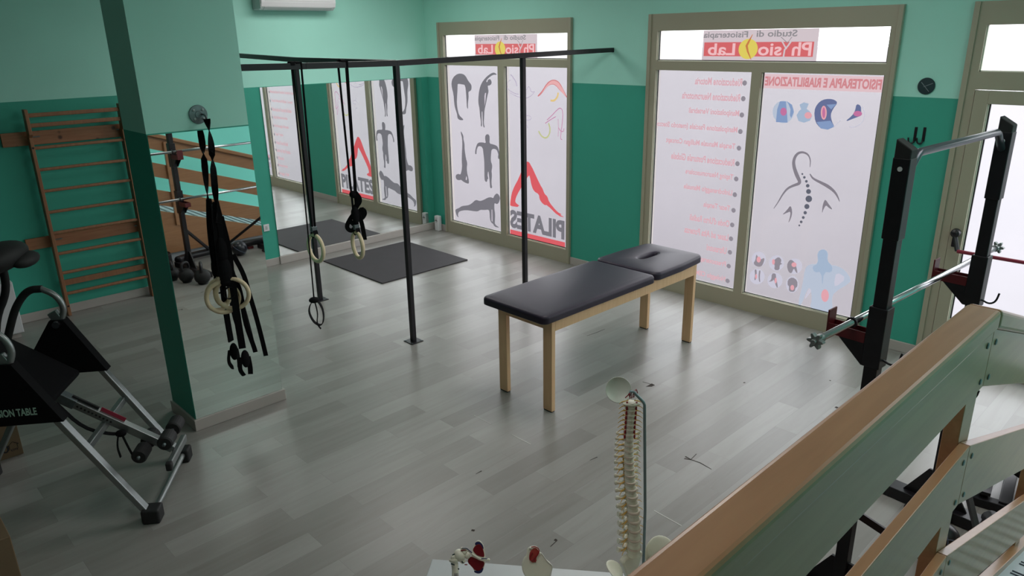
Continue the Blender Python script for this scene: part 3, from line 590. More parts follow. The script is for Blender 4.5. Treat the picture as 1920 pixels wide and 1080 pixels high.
pillar_ring((3.275, -4.235, .905), .1, (.80, -.60, .0), [[(.0,0,.52), (.01,.02,.30), (.01,.01,.10)], [(-.01,-.01,.55), (-.01,-.02,.35), (-.01,-.012,.10)],
  [(.01,.01,.12), (.02,.0,.05), (.02,-.0,-.18), (.02,.01,-.33)], [(.015,.02,.12), (.02,.05,.0), (.02,.045,-.2), (.02,.085,-.40), (.02,.09,-.44)], [(.0,.04,.26), (.02,.085,.12), (.02,.10,.0), (.02,.13,-.2), (.02,.15,-.38), (.02,.16,-.49)]],
  'nearer pale wooden ring at the pillar mirror, long strap tails dangling through it', 0)
pillar_ring((3.245, -4.285, .885), .1, (.93, -.36, .0), [[(.0,.045,.6), (.0,.03,.28), (.0,.02,.103)]], 'second wooden ring hanging close behind the first at the pillar mirror', 0)
g = empty('suspension_strap', (3.26, -4.25, .40), label='bundled black suspension straps with handles hanging from the pillar anchor over the rings', cat='strap')
m = MB()
strap(m, sp([(.02, .012, 1.63), (.015, .02, 1.50), (.01, .012, 1.36), (.01, .0, 1.15), (.008, -.005, .98)]), .040, .006, side=[tuple(Vector((.3+.7*math.sin(k*.55), .95*math.cos(k*.55)+.05, 0))) for k in range(64)])
for dy, dx, w_ in ((-.030, .0, .028), (.0, .012, .030), (.026, .0, .028)): strap(m, sp([(dx, dy*.15, 1.12), (dx, dy*.9, .95), (dx, dy*1.1, .78), (dx, dy, .60)]), w_, .006, side=(.3,.95,0))
m.ell((.0, .0, .80), (.025,.042,.11)); m.ell((.005, .0, .66), (.030,.050,.10)); m.ell((.0, .012, .59), (.032,.060,.035))
m.build('strap_bundle', WEB, g)
m = MB()
strap(m, sp([(.03,.02,.60), (.035,.015,.35), (.035,.02,.12)]), .045, .01, side=(.4,.9,0)); m.ell((.035,.03,.04),(.018,.030,.065)); strap(m, sp([(.035,.0,.06), (.035,-.02,-.02), (.035,.0,-.07), (.035,.01,-.075)]), .028, .006, side=(.5,.85,0)); strap(m, sp([(.035,.05,.05), (.035,.055,-.03), (.035,.05,-.08)]), .032, .006, side=(.5,.85,0))
m.build('handle_loop', WEB, g)
m = MB(); strap(m, [Vector((.03, -.012, .52))+Vector((0, math.sin(a_)*.035, math.cos(a_)*.04)) for a_ in [k*PI/8 for k in range(17)]], .022, .004, side=(1,0,0)); m.build('strap_loop', WEB, g)

# floor mat
mr = Vector((.296, -1.91, 0))
o = MB().box((-.61, -.60, 0), (.61, .60, .013)).build('exercise_mat', MATTOP, bev=.004); o.location = (.903, -1.312, 0); o.rotation_euler = (0,0,-.004)
tag(o, 'square dark grey rubber mat lying on the floor before the wall mirror', 'exercise mat')

# white charger box by the corner
o = empty('air_freshener', (.145, -.055, 0), label='small white upright device with a black insect mark, on the floor in the far corner', cat='air freshener')
MB().box((-.042, -.03, 0), (.042, .03, .205)).build('casing', WHITEP, o, bev=.01)
m = MB(); m.lathe([(.006,0),(.006,.001)], (0,-.031,.145), (0,-1,0), 12); m.prism([(-.004,-.0312,.115),(.004,-.0312,.115),(.004,-.0312,.17),(-.004,-.0312,.17)], (0,-.0006,0))
for sx in (-1,1): m.prism([(sx*.006,-.0312,.15),(sx*.024,-.0312,.142),(sx*.026,-.0312,.134),(sx*.006,-.0312,.14)], (0,-.0006,0))
m.build('insect_mark', GASKET, o)

# air conditioner
ac = empty('air_conditioner', (0, -1.82, 2.78), label='white wall-mounted air conditioner high on the left wall at the top edge', cat='air conditioner')
prof = [(.002, .0), (.14, .0), (.19, .03), (.205, .075), (.205, .28), (.19, .30), (.002, .30)]
body = MB().prism([(x, -.44, z) for x, z in prof], (0, .88, 0)).build('casing', WHITEP, ac, bev=.006)
MB().box((.150, -.36, .004), (.156, .36, .012)).build('vent_slot', STEEL, ac)
MB().prism([(.10,-.40,-.003),(.145,-.40,-.002),(.188,-.40,.026),(.184,-.40,.030),(.143,-.40,.003),(.10,-.40,.001)], (0,.80,0)).build('louvre', mat('louvre_plastic', (.55,.55,.57,1), .3), ac, bev=.001)
MB().box((.2045,-.40,.085),(.210,.40,.27)).build('front_panel', WHITEP, ac, bev=.003)
MB().box((.2095,-.30,.10),(.2115,-.14,.118)).build('display', mat('grey_label', (.25,.25,.28,1), .3), ac)
MB().box((.01,-.447,.01),(.19,-.4405,.29)).build('end_cap', mat('end_cap_plastic', (.50,.52,.52,1), .4), ac, bev=.004)

# light switch on the mirror edge side: small white socket on the wall near the pillar
o = empty('wall_socket', (.0, -2.42, .455), label='small white wall socket on the green wall left of the big mirror', cat='socket')
MB().box((0, -.035, -.04), (.010, .035, .04)).build('socket_plate', WHITEP, o, bev=.003); MB().box((.0102, -.012, -.02), (.0122, .012, .02)).build('rocker', mat('rocker_plastic', (.45,.46,.46,1), .4), o)

# round sign disc and two hooks between window and door
o = empty('wall_clock', (5.942, 0, 2.081), label='dark round wall plaque with crossed pale lines above the two hooks', cat='wall plaque')
MB().lathe([(.058, 0), (.060, .006), (.056, .012), (.001, .013)], (0, -.0005, 0), (0,-1,0), 36).build('face', mat('dark_face', (.012,.035,.04,1), .4), o, smooth=False)
m = MB(); m.bar((-.035,-.0145,.028), (.025,-.0145,-.038), .004, .002, up=(0,1,0)); m.bar((-.015,-.0145,-.005), (.045,-.0145,.022), .004, .002, up=(0,1,0)); m.build('cross_mark', mat('pale_line', (.18,.22,.24,1), .5), o)
o.name = 'wall_plaque'
HK = []
for i, (x, lab) in enumerate(((5.912, 'left one of the two black wall hooks between window and door'), (5.972, 'right one of the two black wall hooks between window and door'))):
    if i == 0:
        o = empty('coat_hook', (x, 0, 1.78), label=lab, cat='hook', group='black hooks by the door')
        MB().box((-.004, -.004, -.10), (.016, 0, .004), rot=None, bev=.001).build('back_strip', BLACK, o)
        MB().tube(sp([(.006,-.006,-.085), (.003,-.010,-.112), (-.012,-.018,-.120), (-.028,-.022,-.108), (-.032,-.024,-.075)]), .0062, 10).build('hook_arm', BLACK, o, smooth=True)
        h0 = o
    else:
        c = copy_tree(h0); c.location = (x, 0, 1.782); c['label'] = lab

# treatment table
TT = empty('treatment_table', (4.482, -1.872, 0), label='padded treatment table with dark upholstery and pale wooden legs in the middle of the room', cat='treatment table')
fx, fy0, fy1, fz = .262, -.868, .868, .695
for sx in (-1, 1):
    for sy in (-1, 1):
        x0 = sx*fx; xs = sorted((x0, x0-sx*.082)); ys = sorted((fy0 if sy < 0 else fy1, (fy0 if sy < 0 else fy1)-sy*.034))
        lg = MB().box((xs[0], ys[0], .008), (xs[1], ys[1], fz-.001)).build('leg', TWOOD, TT, bev=.002)
        MB().box((xs[0]+.004, ys[0]+.002, 0), (xs[1]-.004, ys[1]-.002, .008)).build('foot_pad', RUBBER, lg)
        if sy < 0: MB().lathe([(.004, 0), (.003, .002)], (x0-sx*.02, fy0-.0005, fz-.03), (0,-1,0), 10).build('screw', STEEL, lg)
for sx in (-1, 1): MB().box((sx*fx-.010*(sx > 0)-.0*(sx < 0), fy0+.035, fz-.092), (sx*fx+.010*(sx < 0), fy1-.035, fz-.001)).build('side_rail', TWOOD, TT)
for sy in (-1, 1):
    y0 = fy0+.001 if sy < 0 else fy1-.021; MB().box((-fx+.083, y0, fz-.085), (fx-.083, y0+.02, fz-.001)).build('end_rail', TWOOD, TT)
def pad(name, x0, x1, y0, y1, z0, z1, rc, hole=None, taper=0, n=96):
    cx, cy = (x0+x1)/2, (y0+y1)/2; hx, hy = (x1-x0)/2, (y1-y0)/2
    def outline(ins, rr):
        pts = []
        for k in range(n):
            th = 2*PI*(k+.5)/n; c_, s_ = math.cos(th), math.sin(th)
            # rounded rectangle by superellipse marching on the perimeter
            t = k/n*4; sd = int(t); fr_ = t-sd; ax, ay = hx-ins-rr, hy-ins-rr
            seg_ = [(1,0),(0,1),(-1,0),(0,-1)]
            # corner arc occupies the middle half of every quarter
            q0 = [(1,1),(-1,1),(-1,-1),(1,-1)][sd]; base = sd*PI/2
            if fr_ < .25:
                u = fr_/.25; a0 = ((ax, 0), (0, ay), (-ax, 0), (0, -ay))[sd]
                if sd == 0: p = (ax+rr, ay*u)
                elif sd == 1: p = (-ax*u, ay+rr)
                elif sd == 2: p = (-ax-rr, -ay*u)
                else: p = (ax*u, -ay-rr)
            elif fr_ < .75:
                u = (fr_-.25)/.5; a_ = base+u*PI/2; p = (q0[0]*ax+rr*math.cos(a_), q0[1]*ay+rr*math.sin(a_))
            else:
                u = (fr_-.75)/.25
                if sd == 0: p = (ax*(1-u), ay+rr)
                elif sd == 1: p = (-ax-rr, ay*(1-u))
                elif sd == 2: p = (-ax*(1-u), -ay-rr)
                else: p = (ax+rr, -ay*(1-u))
            k_ = 1-taper*max(0, p[1]/hy)
            pts.append((cx+p[0]*k_, cy+p[1]))
        return pts
    R_ = .022; rings = [(outline(.012, rc-.01), z0)]
    for a_ in range(0, 7):
        al = a_/6*PI/2; rings.append((outline(R_*(1-math.cos(al)) , max(.01, rc-R_*(1-math.cos(al)))), z1-R_+R_*math.sin(al)-.004))
    rings.insert(1, (outline(0, rc), z0+.008)); rings.append((outline(R_+.03, rc-.03 if rc > .05 else .02), z1))
    mb = MB(); V = [[mb.b.verts.new((x, y, z)) for x, y in o_] for o_, z in rings]
    if hole:
        hcx, hcy, hrx, hry = hole
        for e, z in ((.030, z1-.0005), (.012, z1-.005), (.002, z1-.018), (0, z0+.004)):
            V.append([mb.b.verts.new((hcx+(hrx+e)*math.copysign(abs(math.cos(2*PI*(k)/n))**.75, math.cos(2*PI*k/n)), hcy+(hry+e)*math.copysign(abs(math.sin(2*PI*k/n))**.75, math.sin(2*PI*k/n)), z)) for k in range(n)])
    for A, B in zip(V, V[1:]):
        for k in range(n): mb.b.faces.new((A[k], A[(k+1) % n], B[(k+1) % n], B[k]))
    if hole:
        for k in range(n): mb.b.faces.new((V[-1][k], V[-1][(k+1) % n], V[0][(k+1) % n], V[0][k]))
    else: mb.b.faces.new(V[-1]); mb.b.faces.new(V[0][::-1])
    return autosmooth(mb.build(name, VINYL, TT), 50)
pad('main_pad', -.300, .315, -.995, .232, fz, fz+.066, .05)
pad('head_pad', -.305, .310, .238, .935, fz+.004, fz+.072, .07, hole=(-.035, .60, .030, .115), taper=.10)
for y, l in ((-.62,.02),(-.35,.03),(-.12,.02),(.0,.03),(.08,.02)): MB().tube([(.2625+.002, y, fz-.002), (.268, y+.008, fz-.012), (.264, y+.012, fz-l)], .0009, 5).build('loose_thread', GASKET, TT)


# ---------------------------------------------------------------- wall bars
wb = empty('wall_bars', (0, -4.157, 0), label='wooden wall bars ladder mounted on the green left wall behind the pillar', cat='wall bars')
Y0, Y1 = -.388, .389
for y in (Y0, Y1):
    up = MB().prism([(.03, y-.014, .002), (.115, y-.014, .002), (.115, y-.014, 1.69), (.150, y-.014, 1.72), (.150, y-.014, 1.935), (.07, y-.014, 1.935), (.05, y-.014, 1.72), (.03, y-.014, 1.69)], (0, .028, 0)).build('upright', PINE, wb, bev=.003)
    m = MB()
    for z in (1.60, .10): m.lathe([(.009, 0), (.009, .002)], (.1155, y, z), (1,0,0), 12)
    m.build('bolt', GASKET, up)
for z in (1.883, 1.795): MB().bar((.118, Y0+.014, z), (.118, Y1-.014, z), .022, .036, bev=.006).build('rung', PINE, wb)
for z in (1.594, 1.399, 1.204, 1.007, .81, .609, .42, .214): MB().bar((.08, Y0+.014, z), (.08, Y1-.014, z), .034, .026, bev=.007).build('rung', PINE, wb)
MB().bar((.05, Y0+.014, .315), (.05, Y1-.014, .315), .02, .055, bev=.003, up=(0,0,1)).build('slat', PINE, wb)
for z, n in ((1.678, .12), (.727, .105)):
    pk = MB().box((.001, -.595, z-n/2), (.028, .43, z+n/2)).build('mounting_plank', PINEK, wb, bev=.002)
    MB().bar((.0285, -.36, z+.01), (.04, -.30, z+.012), .012, .01).bar((.0285, .35, z+.01), (.04, .37, z+.012), .012, .01).build('bracket', SILVER, pk)

# ---------------------------------------------------------------- squat rack with two barbells
RA = math.atan2(-(6.97-6.90), 1.05)
sr = empty('squat_rack', (6.90, -3.15, 0), RA, label='black steel squat rack with two tall uprights beside the railing', cat='squat rack')
RL = 1.052
def upright(y, end):
    u = MB().box((-.027, y-.025, .03), (.027, y+.025, 1.74)).build('upright', BLACK, sr, bev=.004)
    MB().box((-.032, y-.030, 1.72), (.032, y+.030, 2.03)).build('sleeve', BLACK, u, bev=.004)
    MB().prism([(-.030, y-.028, 2.025), (.030, y-.028, 2.025), (.030, y-.028, 2.062), (-.030, y-.028, 2.098)], (0, .056, 0)).build('end_cap', RUBBER, u, bev=.005)
    m = MB(); m.lathe([(.009, 0), (.009, .003)], (0, y-.0305, 1.99), (0,-1,0), 14); m.build('bolt', WHITEP, u)
    for zz, hk in ((1.33, .055), (.815, .0)):
        k = MB().box((-.036, y-.034, zz-.14), (.036, y+.034, zz+.115)).build('bar_carriage', BLACK, sr, bev=.004)
        m = MB(); m.box((-.190, y-.032, zz-.042), (-.036, y-.025, zz+.0)); m.box((-.190, y+.025, zz-.042), (-.036, y+.032, zz+.0)); m.box((-.190, y-.032, zz-.046), (-.036, y+.032, zz-.040)); m.box((-.197, y-.032, zz-.046), (-.190, y+.032, zz+hk))
        m.build('hook_arm', RED, k, bev=.002)
        m = MB()
        for yy in (-.032, .026): m.prism([(-.14, y+yy, zz-.046), (-.036, y+yy, zz-.046), (-.036, y+yy, zz-.14)], (0, .006, 0))
        m.build('gusset', BLACK, k)
        MB().tube(sp([(.034, y, zz-.105), (.068, y, zz-.118), (.094, y, zz-.10), (.102, y, zz-.055)]), .0045, 10).build('plate_hook', BLACK, k, smooth=True)
upright(0, 0); upright(RL, 1)
m = MB(); m.tube([(.0, .028, 1.955), (.0, .105, 2.028), (.0, .125, 2.036), (0, RL-.125, 2.036), (0, RL-.105, 2.028), (0, RL-.028, 1.955)], .016, 16, flat=(1,1)); m.build('pull_up_bar', mat('dark_grip_bar', (.10,.10,.12,1), .3, metal=.6), sr, smooth=True)
for y in (0, RL):
    MB().bar((-.42, y, .035), (.30, y, .035), .10, .06, bev=.004).build('foot', BLACK, sr)
    MB().prism([(-.16, y-.006, .065), (.16, y-.006, .065), (.05, y-.006, .24), (-.05, y-.006, .24)], (0, .012, 0)).build('foot_gusset', BLACK, sr)
    MB().box((-.11, y-.10, .004), (.11, y+.10, .022)).build('base_plate', BLACK, sr, bev=.003)
m = MB(); m.tube(sp([(.26, -.02, .09), (.36, .12, .075), (.42, .52, .06), (.36, RL-.12, .075), (.26, RL+.02, .09)], 3), .042, 14); m.build('rear_cross_tube', BLACK, sr, smooth=True)
m = MB(); m.box((.33, .90, .0), (.40, .97, .03)); m.build('red_foot', RED, sr, bev=.004)
for a, b in (((.02, .0, .50), (.40, .44, .08)), ((.02, RL, .50), (.40, .62, .08))): MB().bar(a, b, .022, .03).build('brace', BLACK, sr)
def barbell(z, x0, label):
    g = empty('barbell', (x0, -3.477, z), -.066, label=label, cat='barbell', group='bars resting on the squat rack')
    L = 1.925
    m = MB(); m.tube([(0, .03, 0), (0, L-.03, 0)], .0135, 18); m.build('bar', CHROME, g, smooth=True)
    for y0, s in ((0, 1), (L, -1)):
        m = MB(); prof = [(.016 if k % 2 else .030, 0) for k in range(1)]
        pts = []
        for k in range(36):
            th = 2*PI*k/36; r = .026+.008*(math.cos(6*th)); pts.append((r*math.cos(th), y0, r*math.sin(th)))
        m.prism(pts, (0, s*.022, 0)); m.lathe([(.016, 0), (.018, .03), (.0175, .034)], (0, y0+s*.02, 0), (0, s, 0), 18); m.lathe([(.010, 0), (.012, .014)], (0, y0-s*.013, 0), (0, s, 0), 16)
        m.build('star_collar', SILVER, g, bev=.002)
        MB().lathe([(.015, -.006), (.022, -.006), (.022, .006), (.015, .006)], (0, y0+s*.295, 0), (0,1,0), 18).build('stop_ring', BLACK, g)
    return g
barbell(1.362, 6.787, 'upper chrome barbell on the squat rack, star collar at its end, above the railing')
barbell(.847, 6.787, 'lower chrome barbell on the squat rack, hidden behind the railing, seen in the pillar mirror')

# kettlebells, ball, weight drum, stepper between rack and railing
def kettlebell(loc, rz_, r, label, tilt=0):
    g = empty('kettlebell', loc, rz_, label=label, cat='kettlebell', group='kettlebells on the floor by the rack')
    m = MB(); m.ell((0,0,r*.96), (r,r,r*.96), seg=24); m.lathe([(r*.55,0),(r*.62,.012)], (0,0,0), n=20); m.build('bell', RUBBER, g, smooth=True)
    MB().tube(sp([(-r*.5,0,r*1.6), (-r*.72,0,r*2.1), (-r*.45,0,r*2.75), (r*.45,0,r*2.75), (r*.72,0,r*2.1), (r*.5,0,r*1.6)]), r*.19, 12).build('handle', BLACK, g, smooth=True)
for x, y, r, rz_, lab in ((6.34, -3.24, .085, .4, 'black kettlebell nearest the pillar in the row under the rack'), (6.53, -3.34, .080, 1.1, 'black kettlebell second in the row under the rack, seen in the pillar mirror'),
                          (6.71, -3.42, .075, .2, 'black kettlebell third in the row, just left of the rack upright'), (6.53, -2.96, .070, 2.0, 'small black kettlebell beside the rack foot')):
    kettlebell((x, y, 0), rz_, r, lab)
g = empty('medicine_ball', (7.11, -2.47, 0), label='black rubber medicine ball with a grey-blue seam on the floor behind the railing', cat='ball')
MB().ell((0,0,.09), (.09,.09,.09), seg=36).build('ball', mat('glossy_black_rubber', (.015,.017,.024,1), .3), g, smooth=True)
m = MB(); torus(m, (0,0,.09), .0895, .0025, (.8,.6,0)); torus(m, (0,0,.09), .0895, .0025, (-.3,.5,.8)); m.build('seam', mat('seam_grey', (.12,.15,.22,1), .5), g, smooth=True)
g = empty('weight_drum', (7.265, -3.37, 0), label='low black cylindrical weight drum on the floor behind the railing', cat='weight')
MB().lathe([(.14,0),(.15,.01),(.15,.16),(.14,.175),(.135,.165),(.05,.165)], n=32).build('drum', RUBBER, g)
MB().lathe([(.03,.165),(.03,.18),(.015,.19)], n=16).build('hub', SILVER, g)
g = empty('stepper_machine', (7.20, -1.56, 0), .15, label='black stepper machine with drum and slanting bars on the floor behind the ramp railing', cat='exercise machine')
MB().box((-.16,-.32,.0),(.16,-.26,.05)).box((-.16,.24,0),(.16,.30,.05)).box((-.03,-.3,.02),(.03,.28,.06)).build('base_frame', BLACK, g, bev=.005)
MB().lathe([(.12,0),(.13,.02),(.13,.10),(.12,.115),(.03,.12)], (.0,.02,.14), (.5,0,.85), 32).build('flywheel', RUBBER, g)
m = MB(); m.lathe([(.085,0),(.085,.003)], (.057,.02,.242), (.5,0,.85), 28); m.build('flywheel_cover', WHITEP, g)
m = MB(); 
for k in range(3): th = k*2*PI/3; m.bar(Vector((.062,.02,.248)), Vector((.062,.02,.248))+Vector((.85*math.cos(th)*.07, math.sin(th)*.07, -.5*math.cos(th)*.07)), .022, .008)
m.build('spoke', BLACK, g)
for sx in (-1,1): MB().bar((sx*.10,-.28,.06),(sx*.12,.12,.22),.04,.03,bev=.004).box((sx*.12-.05,-.30,.07),(sx*.12+.05,-.10,.09)).build('pedal', BLACK, g, bev=.004)

# ---------------------------------------------------------------- inversion table
IT = empty('inversion_table', (3.759, -4.962, 0), math.atan2(-.816, -.578), label='black and silver inversion table with padded bed and ankle rollers, at the left edge', cat='inversion table')
HW = .308; AP = (.535, .965)
for sy in (1, -1):
    y = sy*HW
    MB().bar((.02, y, .05), (AP[0], y, AP[1]), .032, .05, up=(0,1,0), bev=.006).build('front_leg', SILVER, IT)
    MB().bar((1.10, y, .04), (AP[0]+.02, y, AP[1]-.01), .032, .05, up=(0,1,0), bev=.006).build('rear_leg', SILVER, IT)
    MB().box((-.045, y-.045, 0), (.05, y+.045, .085)).build('foot_cap', RUBBER, IT, bev=.012)
    MB().box((1.06, y-.045, 0), (1.15, y+.045, .085)).build('foot_cap', RUBBER, IT, bev=.012)
    m = MB(); yo = y+sy*.028
    pn = m.prism([(.322, y-.031, .655), (.500, y-.031, .985), (.575, y-.031, .985), (.80, y-.031, .655)], (0, .062, 0)).build('side_cover', WEB, IT)
    MB().bar((.50, y, .90), (.56, y, 1.03), .055, .03, up=(0,1,0)).build('pivot_bracket', SILVER, IT, bev=.005)
    MB().lathe([(.02,0),(.02,.02)], (.535, y-sy*.034, .965), (0,-sy,0), 16).build('pivot_bolt', CHROME, IT)
    h = MB().tube(sp([(.52, y, .98), (.49, y, 1.05), (.52, y, 1.13), (.60, y, 1.175)], 3), .017, 14).build('grab_handle', SILVER, IT, smooth=True)
    MB().tube(sp([(.585, y, 1.170), (.66, y, 1.170), (.74, y, 1.08), (.80, y, .95), (.86, y, .80)], 3), .021, 14).build('foam_grip', RUBBER, h, smooth=True)
    if sy > 0: text_obj('INVERSION TABLE', 'side_lettering', mat('pale_green_print', (.34,.50,.42,1), .6), pn, (.705, y+.0315, .705), (-1,0,0), (0,0,1), .270, .042, .03)
m = MB(); m.tube(sp([(.03, HW, .06), (-.005, HW, .055), (-.01, HW-.035, .055), (-.01, -HW+.035, .055), (-.005, -HW, .055), (.03, -HW, .06)]), .017, 14); m.build('front_base_tube', SILVER, IT, smooth=True)
MB().tube([(1.10, HW, .05), (1.10, -HW, .05)], .017, 14).build('rear_base_tube', SILVER, IT, smooth=True)
MB().bar((.275, HW-.02, .452), (.275, -HW+.02, .452), .03, .040, bev=.004).build('crossbar', SILVER, IT)
bd = Vector((.575, 0, .411)).normalized(); B0 = Vector((-.058, 0, .262))
up_ = (0,1,0)
MB().bar(B0, B0+bd*.70, .046, .046, up=up_, bev=.004).build('boom', SILVER, IT)
nrm = Vector((-bd.z, 0, bd.x))
MB().bar(B0+bd*.565, B0+bd*.85, .056, .056, up=up_, bev=.004).build('boom_sleeve', STEEL, IT)
m = MB()
for k in range(10): m.lathe([(.006, 0), (.006, .001)], B0+bd*(.36+k*.021)+Vector((0,.0232,0)), (0,1,0), 10)
m.build('adjustment_hole', GASKET, IT)
MB().bar(B0+bd*.30+nrm*.0245, B0+bd*.44+nrm*.0245, .044, .002, up=(0,1,0)).build('red_sticker', mat('red_sticker', (.42,.03,.07,1), .4), IT)
MB().bar(B0+bd*.45+nrm*.032, B0+bd*.60+nrm*.032, .014, .012, up=(0,1,0)).build('release_rod', RUBBER, IT)
MB().bar(B0+Vector((-.02,.15,-.02)), B0+Vector((-.02,-.15,-.02)), .030, .045, bev=.006).build('foot_rest', SILVER, IT)
MB().bar(B0+Vector((-.02,.185,-.02)), B0+Vector((-.02,.15,-.02)), .034, .050, bev=.008).build('foot_rest_cap', RUBBER, IT)
for s_, zz in ((.055, .085), (.135, -.055)):
    cpt = B0+bd*s_+nrm*zz
    MB().tube([cpt+Vector((0,.15,0)), cpt+Vector((0,-.15,0))], .010, 10).build('roller_axle', STEEL, IT, smooth=True)
    for sy in (1,-1):
        MB().lathe([(.036,0),(.042,.008),(.042,.10),(.036,.108)], cpt+Vector((0,sy*.028,0)), (0,sy,0), 22).build('ankle_roller', RUBBER, IT)
# bed
bx = Vector((1,0,.72)).normalized(); b0 = Vector((.47,0,.645)); nb = Vector((-bx.z,0,bx.x))
q = MB(); 
Rb = Matrix(((bx.x,0,nb.x),(0,1,0),(bx.z,0,nb.z))).to_4x4()
q.boxm(Matrix.Translation(b0+bx*.50+nb*.03) @ Rb, (1.0, .46, .045), bev=.015)
q.build('bed', WEB, IT, bev=.01)
MB().tube(sp([(.84,-.20,.86), (.80,-.20,1.05), (.70,-.17,1.2), (.66,-.12,1.34), (.64,-.05,1.40)],2), .020, 12).build('headrest_bar', RUBBER, IT, smooth=True)
MB().ell((.62,.0,1.44), (.14,.19,.075), Matrix.Rotation(.25,4,'Y'), seg=28).ell((.50,-.03,1.42),(.06,.10,.04)).build('headrest', RUBBER, IT, smooth=True)
m = MB(); strap(m, sp([B0+bd*.66+Vector((0,.05,-.02)), B0+bd*.50+Vector((0,.10,-.07)), B0+bd*.34+Vector((0,.06,-.05)), B0+bd*.30+Vector((0,.03,-.03))]), .028, .004, side=(0,1,0))
strap(m, sp([B0+bd*.30+Vector((0,.04,-.03)), B0+bd*.27+Vector((0,.055,-.09)), B0+bd*.24+Vector((0,.05,-.17))]), .018, .004, side=(0,1,0)); strap(m, sp([B0+bd*.31+Vector((0,.06,-.03)), B0+bd*.32+Vector((0,.09,-.10)), B0+bd*.31+Vector((0,.09,-.16))]), .018, .004, side=(0,1,0)); m.ell(B0+bd*.30+Vector((0,.045,-.03)), (.03,.025,.02))
m.build('tether_strap', WEB, IT)

# boxes at the left edge
g = empty('cardboard_box', (2.30, -5.72, 0), -.95, label='brown cardboard box marked 60 with a little house, under the inversion table', cat='box')
bpy.data.objects.remove(g)
g = empty('cardboard_box', (2.69, -5.48, 0), label='brown cardboard box marked 60 with a little house, on the floor under the inversion table', cat='box')
MB().box((-.42, -.62, 0), (0, 0, .30)).build('carton', CARD, g, bev=.003)
INK = mat('box_ink', (.015,.015,.02,1), .7)
text_obj('60', 'number_print', INK, g, (.0006, -.150, .040), (0,1,0), (0,0,1), .080, .055, .01)
m = MB(); 
for a, b in (((0,.0),(.0,.03)),((0,.03),(-.008,.028)),((-.008,.028),(.022,.052)),((.022,.052),(.052,.028)),((.052,.028),(.044,.03)),((.044,.03),(.044,.0))): m.bar((.0008,-.066+a[0],.052+a[1]), (.0008,-.066+b[0],.052+b[1]), .0012, .004, up=(1,0,0))
m.build('house_mark', INK, g); text_obj('cm', 'unit_print', INK, g, (.0006, -.062, .040), (0,1,0), (0,0,1), .036, .014, .01)
MB().box((-.42,-.33,.3003),(0.0,-.28,.3012)).build('packing_tape', mat('brown_tape', (.30,.17,.07,1), .3), g)
g = empty('storage_crate', (4.12, -5.78, 0), label='brown cardboard storage box at the bottom left corner of the picture', cat='box')
MB().box((-.60, -.55, 0), (0, 0, .30)).build('carton', CARD, g, bev=.004); MB().box((-.60,-.30,.3005),(0.0,-.25,.3015)).build('packing_tape', mat('brown_tape'), g)
m = MB(); m.box((-.30,.0005,.12),(-.22,.0012,.16)); m.build('hand_hole', INK, g)
g.name = 'cardboard_box'
g = empty('storage_cabinet', (.02, -4.985, 0), label='low white cabinet against the left wall, mostly out of frame', cat='cabinet')
MB().box((0, -.65, .05), (.40, 0, .52)).build('body', WHITEP, g, bev=.004); MB().box((.02,-.63,0),(.36,-.02,.05)).build('plinth', SKIRT, g)
dd = MB().box((.4005,-.32,.06),(.415,-.004,.51)).build('door', WHITEP, g, bev=.002); MB().bar((.43,-.29,.30),(.43,-.29,.42),.012).build('handle', SILVER, dd)

# ---------------------------------------------------------------- desk and anatomical models
dk = empty('desk', (6.077, -4.795, 0), math.atan2(.623, .782), label='pale white-topped desk below the railing holding the anatomical models', cat='desk')
DT = mat('desk_laminate', (.50,.53,.55,1), .35, var=.02)
MB().box((0, -.52, .695), (1.10, 0, .72)).build('tabletop', DT, dk, bev=.003)
for x in (.03, 1.03):
    for y in (-.49, -.07): MB().box((x, y, 0), (x+.04, y+.04, .694)).build('leg', SILVER, dk, bev=.003)
MB().box((.07,-.055,.62),(1.03,-.035,.6945)).build('apron', DT, dk)

BONE = mat('bone_plastic', (.86,.83,.70,1), .42, var=.06, vscale=25)
DISC = mat('disc_plastic', (.80,.66,.56,1), .45); NERVE = mat('nerve_yellow', (.72,.42,.06,1), .5); ART = mat('artery_red', (.30,.01,.02,1), .4)
RODM = mat('stand_rod_steel', (.22,.31,.34,1), .35, metal=.3)
sm = empty('spine_model', (6.675, -4.472, .72), label='life-size flexible spine model on a bent grey stand, standing on the desk', cat='anatomical model')
rh = Vector((.696,.718,0)).normalized(); ff = Vector((.985,-.17,0)).normalized(); ss = Vector((.17,.985,0)).normalized(); UZ = Vector((0,0,1))
RS = Matrix(((ff.x,ss.x,0),(ff.y,ss.y,0),(0,0,1))).to_4x4()
def RSf(i):                                               # vertebrae turn towards the landing higher up
    a = math.atan2(-.17, .985) - .62*min(1, max(0, (i-5)/12))
    return Matrix.Rotation(a, 4, 'Z')
def sc_pt(z):                                             # centre of the column at height z above the desk
    c = rh*(.047*(.72-z))
    c = c + ff*(.010*math.sin((z-.17)/.55*2*PI+.6)) 
    return c + UZ*z
zs = .172; prev = None
vert = []
for i in range(24):
    h = .0345-.0006*i if i < 5 else (.0262-.0008*(i-5) if i < 17 else .0165); vert.append((zs, h)); zs += h
SC_ = .552/(zs-.172); ART_L = []
nv = MB(); dm = MB()
